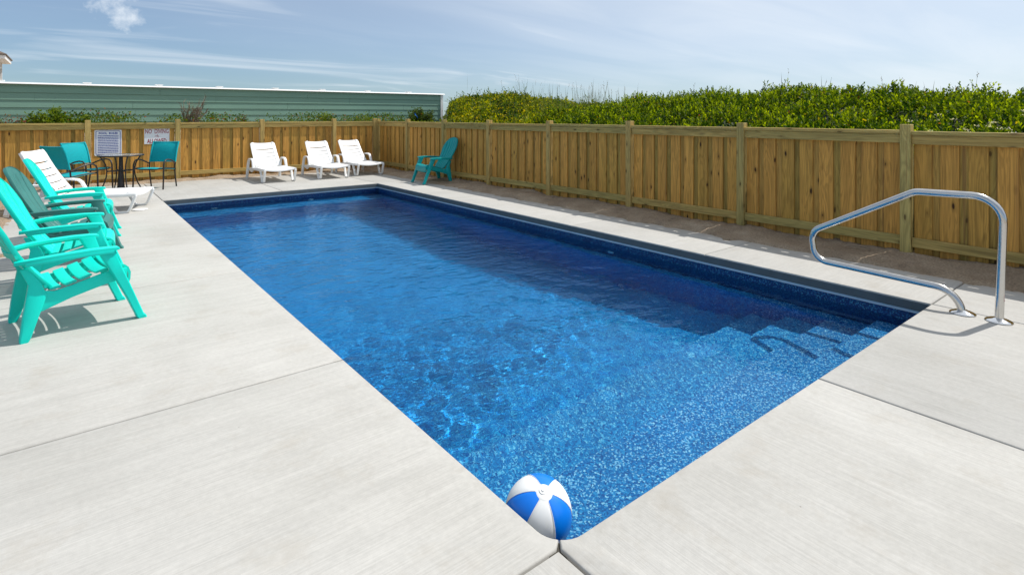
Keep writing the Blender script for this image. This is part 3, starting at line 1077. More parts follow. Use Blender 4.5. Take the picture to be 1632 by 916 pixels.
def adirondack(mat, label, group):
    root = thing('adirondack_chair', label, 'chair', group=group)
    # front legs with the arm front
    for s in (-1, 1):
        mb = MB()
        st = []
        for u, z, hu, hw in ((-0.005, 0.0, 0.026, 0.030), (-0.012, 0.018, 0.028, 0.032), (-0.022, 0.024, 0.023, 0.030), (-0.076, 0.17, 0.026, 0.032), (-0.131, 0.32, 0.034, 0.033),
                             (-0.168, 0.42, 0.040, 0.034), (-0.188, 0.487, 0.046, 0.034)):
            st.append(((u - hu + 0.026, s * (0.262 + 0.02 * z), z), (hu, 0, 0), (0, hw, 0)))
        mb.sweep(st, ch=0.25)
        mb.build('leg', mat, root, smooth=40)
        # armrest: broad at the front, running back to hug the backrest
        mb = MB()
        st = []
        for u, v, z, hw, hz in ((-0.138, 0.282, 0.487, 0.026, 0.007), (-0.146, 0.283, 0.490, 0.034, 0.011), (-0.18, 0.284, 0.493, 0.037, 0.012), (-0.28, 0.287, 0.497, 0.035, 0.012),
                                (-0.42, 0.287, 0.494, 0.032, 0.012), (-0.53, 0.276, 0.487, 0.028, 0.012), (-0.60, 0.257, 0.479, 0.022, 0.012), (-0.650, 0.232, 0.472, 0.018, 0.013)):
            st.append(((u, s * v, z), (0, hw, 0), (0, 0, hz)))
        mb.sweep(st, ch=0.35)
        # down-turned outer lip of the arm
        st = [((u, s * (v + hw - 0.006), z - 0.013), (0, 0.006, 0), (0, 0, 0.012)) for u, v, z, hw in
              ((-0.17, 0.284, 0.489, 0.037), (-0.28, 0.287, 0.493, 0.035), (-0.42, 0.287, 0.490, 0.032), (-0.53, 0.276, 0.483, 0.028), (-0.60, 0.257, 0.475, 0.022))]
        mb.sweep(st, ch=0.3)
        mb.build('armrest', mat, root, smooth=40)
        # side rail under the seat
        mb = MB()
        prof = [(-0.085, 0.340, 0.268), (-0.13, 0.350, 0.270), (-0.18, 0.341, 0.264), (-0.28, 0.313, 0.240), (-0.38, 0.286, 0.214), (-0.46, 0.270, 0.186), (-0.52, 0.285, 0.165), (-0.565, 0.315, 0.165)]
        st = [((u, s * 0.236, (a + b_) / 2), (0, 0.014, 0), (0, 0, (a - b_) / 2)) for u, a, b_ in prof]
        mb.sweep(st, ch=0.2)
        mb.build('side_rail', mat, root, smooth=35)
        # rear leg: a tapering channel that sweeps out behind
        mb = MB()
        st = []
        for u, z, hu, hw in ((-0.606, 0.0, 0.020, 0.024), (-0.601, 0.02, 0.026, 0.026), (-0.576, 0.14, 0.038, 0.028), (-0.548, 0.26, 0.048, 0.026), (-0.555, 0.335, 0.030, 0.020), (-0.606, 0.43, 0.018, 0.014)):
            st.append(((u, s * (0.246 - 0.03 * z), z), (hu, 0, 0), (0, hw, 0)))
        mb.sweep(st, ch=0.25)
        mb.build('leg', mat, root, smooth=40)
    # seat slats, rising to the rounded nose
    seat = [(0.0, -0.125, 0.370), (0.25, -0.20, 0.352), (0.5, -0.30, 0.322), (0.75, -0.395, 0.296), (1.0, -0.485, 0.283)]
    ns = 5
    for i in range(ns):
        s0, s1 = i / ns + 0.026, (i + 1) / ns - 0.026
        mb = MB()
        st = []
        for v in np.linspace(-0.222, 0.222, 9):
            dip = -0.016 * (1 - (v / 0.222) ** 2)
            (u0, z0_), (u1, z1_) = lerp_curve(seat, s0), lerp_curve(seat, s1)
            st.append((((u0 + u1) / 2, v, (z0_ + z1_) / 2 + dip), ((u1 - u0) / 2, 0, (z1_ - z0_) / 2), (0, 0, 0.006)))
        mb.sweep(st, ch=0.22)
        mb.build('seat_slat', mat, root, smooth=40)
    # apron: waterfall front
    mb = MB()
    nose = [(-0.121, 0.371), (-0.094, 0.364), (-0.072, 0.343), (-0.060, 0.308), (-0.062, 0.262), (-0.070, 0.240)]
    k = len(nose)
    vs, fs = [], []
    for v in np.linspace(-0.232, 0.232, 9):
        dip = -0.014 * (1 - (v / 0.232) ** 2)
        for u, z in nose:
            vs.append((u, v, z + dip))
        for u, z in reversed(nose):
            vs.append((u - 0.014, v, z + dip - 0.010))
    m2 = 2 * k
    for i in range(8):
        for j in range(m2):
            a, b_ = i * m2 + j, i * m2 + (j + 1) % m2
            fs.append((a, b_, b_ + m2, a + m2))
    fs.append(tuple(reversed(range(m2))))
    fs.append(tuple(range(8 * m2, 9 * m2)))
    mb.add(vs, fs)
    mb.build('apron', mat, root, smooth=40)
    # backrest slats under an arched crown
    back = [(0.0, -0.470, 0.262), (0.3, -0.605, 0.425), (0.6, -0.728, 0.640), (0.85, -0.803, 0.815), (1.0, -0.832, 0.885)]
    hw = lambda s_: (0.178 + 0.09 * min(1, s_ / 0.58) ** 1.2) if s_ < 0.58 else 0.268 * max(0.0, 1 - ((s_ - 0.58) / 0.42) ** 2.0) ** 0.62

    def bp_(s_, v, off):
        u, z = lerp_curve(back, s_)
        u2, z2 = lerp_curve(back, min(1.0, s_ + 0.02))
        u3, z3 = lerp_curve(back, max(0.0, s_ - 0.02))
        tn = Vector((u2 - u3, 0, z2 - z3)).normalized()
        nrm = Vector((tn.z, 0, -tn.x))
        cup = 0.55 * v * v
        return Vector((u, v, z)) + nrm * (off + cup)
    nb = 6
    for i in range(nb):
        f0, f1 = -1 + 2 * i / nb, -1 + 2 * (i + 1) / nb
        mb = MB()
        vs, fs = [], []
        srow = list(np.linspace(0, 0.58, 9)) + list(np.linspace(0.60, 0.84, 16))
        wmid = max(abs(f0 + 0.5 / nb), abs(f1 - 0.5 / nb))
        rows = []
        for s_ in srow:
            h_ = hw(min(s_, 0.58))
            rows.append((s_, f0 * h_ + 0.0045, f1 * h_ - 0.0045))
        for s_, a, b_ in rows:
            lim = hw(s_) - 0.004
            a2, b2 = max(a, -lim), min(b_, lim)
            if b2 - a2 < 0.004:
                continue
            c_ = (a2 + b2) / 2
            vs += [bp_(s_, a2, -0.008), bp_(s_, a2, 0.004), bp_(s_, a2 * 0.75 + c_ * 0.25, 0.009), bp_(s_, b2 * 0.75 + c_ * 0.25, 0.009), bp_(s_, b2, 0.004), bp_(s_, b2, -0.008)]
        nr = len(vs) // 6
        for r_ in range(nr - 1):
            for j in range(6):
                a, b_ = r_ * 6 + j, r_ * 6 + (j + 1) % 6
                fs.append((a, b_, b_ + 6, a + 6))
        fs.append(tuple(reversed(range(6))))
        fs.append(tuple(range((nr - 1) * 6, nr * 6)))
        mb.add(vs, fs)
        mb.build('back_slat', mat, root, smooth=50)
    # crown: the arched rim tying the slats together, plus a cross band low down
    mb = MB()
    vs, fs = [], []
    ss = list(np.linspace(0.76, 0.995, 12))
    cols = 13
    for s_ in ss:
        h_ = hw(s_)
        for j in range(cols):
            vs.append(bp_(s_, -h_ + 2 * h_ * j / (cols - 1), 0.0035))
        for j in range(cols):
            vs.append(bp_(s_, -h_ + 2 * h_ * j / (cols - 1), -0.012))
    n2 = 2 * cols
    for r_ in range(len(ss) - 1):
        for j in range(cols - 1):
            a = r_ * n2 + j
            fs.append((a, a + 1, a + 1 + n2, a + n2))
            fs.append((a + cols + 1, a + cols, a + cols + n2, a + cols + 1 + n2))
        a = r_ * n2
        fs.append((a, a + n2, a + n2 + cols, a + cols))
        a = r_ * n2 + cols - 1
        fs.append((a + n2, a, a + cols, a + n2 + cols))
    for a in (0, (len(ss) - 1) * n2):
        for j in range(cols - 1):
            fs.append((a + j, a + j + 1, a + cols + j + 1, a + cols + j))
    mb.add(vs, fs)
    mb.build('crown', mat, root, smooth=50)
    mb = MB()
    for s_ in (0.10, 0.42):
        st = []
        for v in np.linspace(-hw(s_) * 1.02, hw(s_) * 1.02, 7):
            st.append((bp_(s_, v, -0.014), (0.006, 0, 0.003), (-0.006, 0, 0.018)))
        mb.sweep(st, ch=0.3)
    mb.build('back_batten', mat, root, smooth=50)
    for s in (-1, 1):       # rolled outer edge of the backrest
        mb = MB()
        st = []
        for s_ in list(np.linspace(0.02, 0.80, 12)) + list(np.linspace(0.84, 0.996, 12)):
            st.append((bp_(s_, s * (hw(s_) - 0.002), -0.006), (0.012, 0, 0.006), (0, 0.006, 0)))
        mb.sweep(st, ch=0.35)
        mb.build('back_edge', mat, root, smooth=50)
    return root


GA = 'resin adirondack chairs'
ad = adirondack('bright_teal_resin', 'bright teal adirondack chair nearest the camera, its whole seat in view', GA)


def place_ad(o, arm, rz):
    """put the near front foot at the given ground point"""
    c, s = math.cos(rz), math.sin(rz)
    lx, ly = 0.018, -0.297
    o.location = (arm[0] - (lx * c - ly * s), arm[1] - (lx * s + ly * c), 0)
    o.rotation_euler = (0, 0, rz)


place_ad(ad, (-0.777, 3.19), R(9))
o = dup(ad, (0, 0, 0), 0, 'bright teal adirondack chair second from the camera, in front of the dull green one')
place_ad(o, (-0.815, 4.20), R(-3))
o = dup(ad, (0, 0, 0), 0, 'dull dark green adirondack chair between two bright teal ones', None, {'bright_teal_resin': 'dull_green_resin'})
place_ad(o, (-0.82, 5.12), R(-8))
o = dup(ad, (0, 0, 0), 0, 'bright teal adirondack chair farthest along the row, overlapping the white lounger')
place_ad(o, (-0.718, 6.35), R(-4))
o = dup(ad, (4.235, 8.56, 0.012), R(176), 'teal adirondack chair alone in the shade against the right-hand fence', None, {'bright_teal_resin': 'deep_teal_resin'})
AD5 = o


# ------------------------------------------------------------------ white resin loungers
def lounger(back_deg, label, group):
    m_ = 'white_resin'
    root = thing('sun_lounger', label, 'lounger', group=group)
    # seat: seven cross slats, dished, with a rolled front lip
    n = 8
    for i in range(n):
        u0, u1 = -0.012 - i * 0.104, -0.012 - (i + 1) * 0.104 + 0.006
        mb = MB()
        st = []
        for v in np.linspace(-0.285, 0.285, 11):
            q = (v / 0.285)
            dip = -0.030 * (1 - q * q)
            lipd = -0.012 if i == 0 else 0
            st.append((((u0 + u1) / 2, v, 0.268 + dip), ((u1 - u0) / 2, 0, -lipd / 2), (0, 0, 0.010 + (0.006 if i == 0 else 0))))
        mb.sweep(st, ch=0.3)
        mb.build('seat_slat', m_, root, smooth=45)
    for s in (-1, 1):
        mb = MB()
        mb.sweep([((0.0, s * 0.298, 0.262), (0, 0.016, 0), (0, 0, 0.016)), ((-0.02, s * 0.300, 0.258), (0, 0.018, 0), (0, 0, 0.022)), ((-0.40, s * 0.302, 0.248), (0, 0.018, 0), (0, 0, 0.028)),
                  ((-0.85, s * 0.300, 0.236), (0, 0.018, 0), (0, 0, 0.030)), ((-1.02, s * 0.298, 0.215), (0, 0.016, 0), (0, 0, 0.026)), ((-1.20, s * 0.300, 0.205), (0, 0.012, 0), (0, 0, 0.018))], ch=0.3)
        mb.build('side_rail', m_, root, smooth=45)
        # front leg: U-shaped loop in the side plane
        mb = MB()
        path = [(-0.005, 0.245), (-0.030, 0.16), (-0.065, 0.045), (-0.085, 0.016), (-0.115, 0.012), (-0.165, 0.012), (-0.195, 0.018), (-0.215, 0.045), (-0.265, 0.16), (-0.315, 0.240)]
        st = []
        for i, (u, z) in enumerate(path):
            a = path[max(i - 1, 0)]
            b_ = path[min(i + 1, len(path) - 1)]
            d = Vector((b_[0] - a[0], 0, b_[1] - a[1])).normalized()
            nn = Vector((d.z, 0, -d.x))
            st.append(((u, s * 0.296, z), nn * 0.0135, (0, 0.022, 0)))
        mb.sweep(st, ch=0.3)
        mb.build('leg', m_, root, smooth=45)
        # arm and rear leg in one loop
        mb = MB()
        path = [(-1.235, 0.0), (-1.205, 0.16), (-1.165, 0.31), (-1.13, 0.385), (-1.08, 0.418), (-1.00, 0.428), (-0.88, 0.430), (-0.82, 0.418), (-0.785, 0.385), (-0.755, 0.31), (-0.73, 0.25)]
        st = []
        for i, (u, z) in enumerate(path):
            a = path[max(i - 1, 0)]
            b_ = path[min(i + 1, len(path) - 1)]
            d = Vector((b_[0] - a[0], 0, b_[1] - a[1])).normalized()
            nn = Vector((d.z, 0, -d.x))
            st.append(((u, s * (0.325 + 0.012 * (1 - z / 0.43)), z), nn * (0.017 if i > 2 else 0.022), (0, 0.026, 0)))
        mb.sweep(st, ch=0.35)
        mb.build('armrest', m_, root, smooth=45)
        mb = MB()     # notched support bracket
        mb.prism([(-0.88, s * 0.285, 0.235), (-1.19, s * 0.285, 0.215), (-1.19, s * 0.285, 0.185), (-1.06, s * 0.285, 0.155), (-0.98, s * 0.285, 0.15), (-0.90, s * 0.285, 0.185)], (0, s * 0.02, 0))
        mb.build('bracket', m_, root)
    # backrest: plate with four slots
    a = R(back_deg)
    d = Vector((-math.cos(a), 0, math.sin(a)))
    nn = Vector((math.sin(a), 0, math.cos(a)))
    piv = Vector((-0.855, 0, 0.258))
    L = 0.70
    wid = lambda t_: 0.262 - 0.010 * t_
    dish = lambda v, t_: 0.022 * (v / 0.25) ** 2 + 0.02 * (1 - (2 * t_ - 1) ** 2) * 0
    bow = lambda t_: -0.020 * math.sin(math.pi * t_)
    edges_ = [0.0, 0.135, 0.285, 0.435, 0.585, 0.735, 1.0]
    for i in range(6):
        t0, t1 = edges_[i] + (0.010 if i else 0), edges_[i + 1] - (0.010 if i < 5 else 0)
        mb = MB()
        st = []
        half = 0.190
        for v in np.linspace(-half, half, 9):
            tm = (t0 + t1) / 2
            sag = 0.010 * (1 - (v / half) ** 2) * (1 if i < 5 else 0.5)
            c_ = piv + d * (tm * L - sag) + nn * (dish(v, tm) + bow(tm))
            st.append(((c_.x, v, c_.z), d * ((t1 - t0) * L / 2), nn * 0.009))
        mb.sweep(st, ch=0.25)
        mb.build('back_slat', m_, root, smooth=45)
    for s in (-1, 1):
        mb = MB()
        st = []
        for t_ in (0, 0.15, 0.3, 0.45, 0.6, 0.75, 0.9, 0.965, 0.995):
            c_ = piv + d * (t_ * L) + nn * (dish(0.225, t_) + bow(t_))
            inn = 0.188
            out = wid(t_) - (0.012 if t_ > 0.95 else 0) - (0.02 if t_ > 0.99 else 0)
            st.append(((c_.x, s * (inn + out) / 2, c_.z), (0, (out - inn) / 2, 0), nn * 0.0092))
        mb.sweep(st, ch=0.2)
        st = []
        for t_ in (0.02, 0.3, 0.6, 0.9, 0.97):
            c_ = piv + d * (t_ * L) + nn * (dish(0.25, t_) + bow(t_) - 0.014)
            st.append(((c_.x, s * (wid(t_) - 0.008), c_.z), (0, 0.006, 0), nn * 0.014))
        mb.sweep(st, ch=0.3)
        mb.build('back_rail', m_, root, smooth=45)
    # prop bar behind the backrest
    c_ = piv + d * (0.42 * L) - nn * 0.02
    mb = MB()
    for s in (-1, 1):
        mb.tube([(c_.x, s * 0.20, c_.z), (-1.12, s * 0.20, 0.205)], 0.012, 8)
    mb.tube([(-1.12, -0.285, 0.205), (-1.12, 0.285, 0.205)], 0.012, 8)
    mb.build('prop_bar', m_, root, smooth=45)
    return root


GL = 'white resin sun loungers'
lo = lounger(44, 'white sun lounger by the far fence, leftmost of the three in a row', GL)
lo.location = (2.175, 10.44, 0)
lo.rotation_euler = (0, 0, R(-90))
dup(lo, (3.29, 10.40, 0), R(-92), 'white sun lounger in the middle of the three by the far fence')
dup(lo, (4.17, 10.56, 0), R(-90), 'white sun lounger in the fence corner, rightmost of the three in a row')
lw = lounger(64, 'white sun lounger with upright back, behind the row of adirondack chairs', GL)
lw.location = (-0.30, 8.40, 0)
lw.rotation_euler = (0, 0, R(-22.6))
lw.scale = (1.2, 1.2, 0.97)

# ------------------------------------------------------------------ bistro table and sling chairs
tb = thing('patio_table', 'round glass-topped patio table with dark metal pedestal, in front of the rules sign', 'table', (-0.42, 11.08, 0))
mb = MB()
mb.lathe([(0.335, 0.628), (0.335, 0.636), (0.30, 0.638)], n=40)
mb.build('glass_top', 'table_glass', tb, smooth=40)
mb = MB()
ring = [(0.345 * math.cos(a), 0.345 * math.sin(a), 0.628) for a in np.linspace(0, 2 * math.pi, 41)]
mb.tube(ring, 0.013, 8, caps=False)
mb.build('rim', 'bronze_metal', tb, smooth=50)
mb = MB()
mb.lathe([(0.070, 0.0), (0.072, 0.02), (0.058, 0.06), (0.046, 0.25), (0.034, 0.45), (0.030, 0.622), (0.05, 0.626)], n=24)
mb.build('pedestal', 'bronze_metal', tb, smooth=40)
for k in range(4):
    a = R(14 + 90 * k)
    mb = MB()
    pth = [(0.325, 0.62), (0.28, 0.56), (0.235, 0.47), (0.215, 0.36), (0.225, 0.25), (0.265, 0.12), (0.325, 0.0)]
    mb.tube([(r_ * math.cos(a), r_ * math.sin(a), z) for r_, z in pth], 0.011, 8)
    mb.build('leg', 'bronze_metal', tb, smooth=50)
    mb = MB()
    mb.tube([(0.03 * math.cos(a), 0.03 * math.sin(a), 0.352), (0.216 * math.cos(a), 0.216 * math.sin(a), 0.352)], 0.013, 8)
    mb.build('brace', 'bronze_metal', tb, smooth=50)


def sling_chair(label, group):
    root = thing('sling_chair', label, 'chair', group=group)
    m_ = 'bronze_metal'
    hw = 0.235
    for s in (-1, 1):
        mb = MB()     # front leg bending up into the arm, then back to the rear upright
        pth = [(0.235, hw + 0.035, 0.0), (0.225, hw + 0.035, 0.20), (0.222, hw + 0.035, 0.36), (0.218, hw + 0.035, 0.45), (0.195, hw + 0.035, 0.515), (0.15, hw + 0.035, 0.548),
               (0.08, hw + 0.034, 0.555), (-0.02, hw + 0.030, 0.535), (-0.12, hw + 0.022, 0.495), (-0.205, hw + 0.012, 0.455)]
        mb.tube([(u, s * v, z) for u, v, z in pth], 0.0135, 10)
        mb.build('armrest', m_, root, smooth=50)
        mb = MB()     # rear leg carried on up as the back upright
        pth = [(-0.255, 0.0), (-0.215, 0.20), (-0.195, 0.36), (-0.205, 0.46), (-0.235, 0.60), (-0.275, 0.75), (-0.315, 0.845), (-0.33, 0.868)]
        mb.tube([(u, s * hw, z) for u, z in pth], 0.0125, 10)
        up_ = mb.build('back_upright', m_, root, smooth=50)
        mb = MB()     # the sling's sleeve over the upright
        mb.tube([(u, s * hw, z) for u, z in ((-0.211, 0.485), (-0.235, 0.60), (-0.275, 0.75), (-0.315, 0.845), (-0.333, 0.874))], 0.0150, 10)
        mb.build('sleeve', 'teal_sling', up_, smooth=50)
        mb = MB()     # seat side rail
        mb.tube([(0.222, s * (hw + 0.02), 0.392), (0.15, s * (hw + 0.004), 0.40), (0.0, s * hw, 0.385), (-0.195, s * hw, 0.36)], 0.0115, 10)
        mb.build('seat_rail', m_, root, smooth=50)
    for nm, u, z, sag in (('front_bar', 0.218, 0.388, 0.020), ('rear_bar', -0.193, 0.350, 0.0)):
        mb = MB()
        mb.tube([(u, v, z - sag * (1 - (v / hw) ** 2)) for v in np.linspace(-hw - 0.02, hw + 0.02, 9)], 0.0105, 8)
        mb.build(nm, m_, root, smooth=50)
    # seat and back slings

    def sling(nm, path, sag, wrap):
        vs, fs = [], []
        nv = 11
        for i, (u, z) in enumerate(path):
            t_ = i / (len(path) - 1)
            a = Vector((path[min(i + 1, len(path) - 1)][0] - path[max(i - 1, 0)][0], 0, path[min(i + 1, len(path) - 1)][1] - path[max(i - 1, 0)][1])).normalized()
            nrm = Vector((-a.z, 0, a.x))
            for j in range(nv):
                v = -1 + 2 * j / (nv - 1)
                off = -sag * (1 - v * v) * (0.4 + 0.6 * math.sin(math.pi * t_)) + 0.012
                p = Vector((u, v * (hw + 0.014), z)) + nrm * off
                vs.append(p)
        for i in range(len(path) - 1):
            for j in range(nv - 1):
                a = i * nv + j
                fs.append((a, a + 1, a + nv + 1, a + nv))
        mb = MB()
        mb.add(vs, fs)
        k = len(vs)
        mb.add([v - Vector((0, 0, 0)) for v in vs], [])
        o_ = None
        # thickness: a second skin 4 mm behind, stitched round the edge
        mb2 = MB()
        th = []
        for i, (u, z) in enumerate(path):
            a = Vector((path[min(i + 1, len(path) - 1)][0] - path[max(i - 1, 0)][0], 0, path[min(i + 1, len(path) - 1)][1] - path[max(i - 1, 0)][1])).normalized()
            nrm = Vector((-a.z, 0, a.x))
            for j in range(nv):
                th.append(vs[i * nv + j] - nrm * 0.004)
        allv = vs + th
        fs2 = list(fs) + [tuple(x + k for x in reversed(q)) for q in fs]
        nr = len(path)
        for j in range(nv - 1):
            fs2.append((j + 1, j, k + j, k + j + 1))
            a = (nr - 1) * nv + j
            fs2.append((a, a + 1, k + a + 1, k + a))
        for i in range(nr - 1):
            a = i * nv
            fs2.append((a, a + nv, k + a + nv, k + a))
            a = i * nv + nv - 1
            fs2.append((a + nv, a, k + a, k + a + nv))
        mb2.add(allv, fs2)
        return mb2.build(nm, 'teal_sling', root, smooth=60)
    sling('seat_sling', [(0.215, 0.388), (0.19, 0.396), (0.12, 0.395), (0.0, 0.380), (-0.10, 0.366), (-0.18, 0.358)], 0.020, 0)
    b_ = sling('back_sling', [(-0.211, 0.485), (-0.222, 0.54), (-0.235, 0.60), (-0.255, 0.68), (-0.275, 0.75), (-0.302, 0.815), (-0.328, 0.868)], 0.028, 1)
    mb = MB()
    mb.tube([(-0.330, v, 0.868 - 0.006 * (1 - (v / hw) ** 2)) for v in np.linspace(-hw, hw, 7)], 0.0125, 8)
    mb.build('hem', 'teal_sling', b_, smooth=50)
    return root


GS = 'teal sling chairs round the patio table'
sc1 = sling_chair('teal sling chair right of the table, below the red-lettered sign', GS)
sc1.location = (0.11, 11.02, 0)
sc1.rotation_euler = (0, 0, math.atan2(-0.80, -0.60))
sc1.scale = (1, 1, 0.97)
dup(sc1, (-0.875, 11.50, 0), R(-47), 'teal sling chair between the table and the fence, its lit backrest facing the pool')
dup(sc1, (-1.12, 10.58, 0), R(36), 'teal sling chair left of the table, half hidden by the upright lounger')

# ------------------------------------------------------------------ stair handrail
hr = thing('pool_handrail', 'polished steel figure-four handrail standing over the pool steps', 'handrail', (3.59, -0.385, 0))


def fillet(pts, n=7):
    """pts: (y, z, radius); rounds every inner corner"""
    out = [Vector((pts[0][0], pts[0][1]))]
    for i in range(1, len(pts) - 1):
        p, a, b_ = Vector(pts[i][:2]), Vector(pts[i - 1][:2]), Vector(pts[i + 1][:2])
        d1, d2 = (a - p).normalized(), (b_ - p).normalized()
        ang = d1.angle(d2)
        tl = pts[i][2] / math.tan(ang / 2)
        p1, p2 = p + d1 * tl, p + d2 * tl
        c_ = p + (d1 + d2).normalized() * (pts[i][2] / math.sin(ang / 2))
        a1 = math.atan2(p1.y - c_.y, p1.x - c_.x)
        a2 = math.atan2(p2.y - c_.y, p2.x - c_.x)
        da = (a2 - a1 + math.pi) % (2 * math.pi) - math.pi
        for k in range(n + 1):
            q = a1 + da * k / n
            out.append(Vector((c_.x + pts[i][2] * math.cos(q), c_.y + pts[i][2] * math.sin(q))))
    out.append(Vector((pts[-1][0], pts[-1][1])))
    return out


prof = [(-0.385, -0.02, 0), (-0.410, 0.812, 0.17), (0.075, 0.800, 0.12), (0.955, 0.345, 0.001), (0.55, 0.172, 0)]
prof = [(-0.385, -0.02, 0), (-0.412, 0.815, 0.16), (0.080, 0.802, 0.12), (0.800, 0.402, 0.10), (0.770, 0.175, 0.11), (-0.165, 0.150, 0.16), (-0.196, -0.02, 0)]
mb = MB()
mb.tube([(0, p.x + 0.385, p.y) for p in fillet(prof, 9)], 0.0242, 18)
mb.build('rail', 'chrome_steel', hr, smooth=60)
for yy in (0.0, 0.190):
    mb = MB()
    mb.lathe([(0.072, 0.0), (0.074, 0.005), (0.066, 0.012), (0.045, 0.020), (0.030, 0.024), (0.026, 0.026)], n=36)
    o = mb.build('flange', 'flange_steel', hr, smooth=40)
    o.location = (0, yy, 0.0005)
mb = MB()
for z0_, z1_, a0, a1 in ((0.14, 0.143, -50, 0), (0.256, 0.259, -50, 0), (0.14, 0.259, -50, -46)):
    k = 5
    for i in range(k):
        p, q = R(-65 + a0 + (a1 - a0) * i / k), R(-65 + a0 + (a1 - a0) * (i + 1) / k)
        rr_ = 0.0247
        sh = -0.03 * 0.20
        mb.add([(rr_ * math.cos(p), rr_ * math.sin(p) + sh, z0_), (rr_ * math.cos(q), rr_ * math.sin(q) + sh, z0_), (rr_ * math.cos(q), rr_ * math.sin(q) + sh, z1_), (rr_ * math.cos(p), rr_ * math.sin(p) + sh, z1_)], [(0, 1, 2, 3)])
mb.build('sticker', 'label_pink', hr)

# ------------------------------------------------------------------ beach ball
bb = thing('beach_ball', 'blue and white striped beach ball floating in the near corner of the pool', 'ball', (0.122, 0.236, -0.074))
axis = Vector((-0.13, -0.42, 0.90)).normalized()
e1 = (Vector((-0.10, -0.88, -0.45)) - axis * axis.dot(Vector((-0.10, -0.88, -0.45)))).normalized()
e2 = axis.cross(e1)
RB = 0.121


def sp(th, ph, r_):
    return (axis * math.cos(th) + (e1 * math.cos(ph) + e2 * math.sin(ph)) * math.sin(th)) * r_


for k in range(6):
    vs, fs = [], []
    nt_, np_ = 18, 10
    for i in range(nt_ + 1):
        th = R(13) + (math.pi - R(26)) * i / nt_
        for j in range(np_ + 1):
            ph = R(60 * k - 4 + 60 * j / np_)
            e_ = min(j, np_ - j)
            pull = 0.0018 if e_ == 0 else 0.0
            vs.append(sp(th, ph, RB - pull))
    for i in range(nt_):
        for j in range(np_):
            a = i * (np_ + 1) + j
            fs.append((a, a + 1, a + np_ + 2, a + np_ + 1))
    mb = MB()
    mb.add(vs, fs)
    mb.build('panel', 'blue_vinyl' if k % 2 == 0 else 'white_vinyl', bb, smooth=60)
mb = MB()
for k in range(6):       # welded seams between the panels
    mb.tube([sp(R(15 + 150 * i / 20), R(60 * k - 4), RB - 0.0004) for i in range(21)], 0.0011, 5)
mb.build('seam', 'white_vinyl', bb, smooth=60)
for sgn in (1, -1):
    vs, fs = [], []
    for i in range(6):
        th = R(15.5) * i / 5
        for j in range(24):
            vs.append(sp(th, R(15 * j), RB + 0.0012 - (0.0025 if i == 5 else 0)) * sgn)
    for i in range(5):
        for j in range(24):
            a, b_ = i * 24 + j, i * 24 + (j + 1) % 24
            fs.append((a, b_, b_ + 24, a + 24))
    mb = MB()
    mb.add(vs, fs)
    cp_ = mb.build('cap', 'white_vinyl', bb, smooth=60)
mb = MB()
mb.lathe([(0.014, 0), (0.014, 0.002), (0.006, 0.003), (0.006, 0.006), (0.003, 0.0065)], n=16)
o = mb.build('valve', 'white_vinyl', bb, smooth=50)
o.location = sp(R(3), R(200), RB + 0.001)
o.rotation_euler = axis.to_track_quat('Z', 'Y').to_euler()

# small things lying about
mb = MB()
mb.lathe([(0.098, 0.0), (0.103, 0.004), (0.100, 0.010), (0.085, 0.013), (0.02, 0.014)], n=36)
o = mb.build('plastic_lid', 'white_resin', None, smooth=40)
o.location = (-0.375, 8.33, 0.001)
tag(o, 'round white plastic skimmer lid lying on the deck in front of the upright lounger', 'lid')

# ------------------------------------------------------------------ neighbouring buildings
BY = 15.2
lb = thing('low_building', 'long low building with green lap siding and white roof edge beyond the far fence', 'building', (0, 0, 0))
bx0, bx1 = -9.0, 8.88
mb = MB()
mb.box(bx0 + 0.02, bx1 - 0.02, BY + 0.03, BY + 6.0, -0.2, 2.04)
mb.build('wall', 'siding_green', lb)
mb = MB()
h = 0.166
mb.prism([(0, -0.017, 0), (0, 0.0035, 0), (0, 0.0035, h + 0.02), (0, -0.0005, h + 0.02)], (1, 0, 0))
sme = mb.mesh('siding_board', 'siding_green')
rgb_ = random.Random(3)
for k in range(12):
    z = 0.03 + k * h
    x = bx0
    j = rgb_.uniform(1.2, 3.6)
    while x < bx1 - 0.1:
        L = min(j, bx1 - 0.09 - x)
        o = link('siding_board', sme, lb)
        o.location = (x, BY + 0.026, z)
        o.scale = (L - 0.004, 1, 1)
        x += L
        j = 3.66
mb = MB()
mb.box(bx1 - 0.09, bx1, BY - 0.012, BY + 0.08, -0.2, 2.03)
mb.build('corner_trim', 'white_paint', lb)
mb = MB()
mb.prism([(bx0 - 0.1, BY - 0.040, 2.041), (bx0 - 0.1, BY - 0.040, 2.050), (bx0 - 0.1, BY - 0.005, 2.078), (bx0 - 0.1, BY + 6.1, 2.078), (bx0 - 0.1, BY + 6.1, 2.041)], (bx1 - bx0 + 0.16, 0, 0))
mb.build('roof', 'white_paint', lb)
for i, x in enumerate((-2.35, -0.80, 0.66, 2.05, 3.50, 4.85, 6.30, 7.75)):
    y = BY + 0.35
    mb = MB()
    mb.box(-0.055, 0.055, -0.05, 0.05, 0, 0.030)
    mb.box(-0.085, 0.085, -0.08, 0.08, 0.0302, 0.052)
    if i % 2 or i > 3:
        mb.box(-0.24, -0.11, -0.05, 0.05, 0, 0.018)
    o = mb.build('roof_vent', 'white_paint', lb)
    o.location = (x, y, 2.0785)

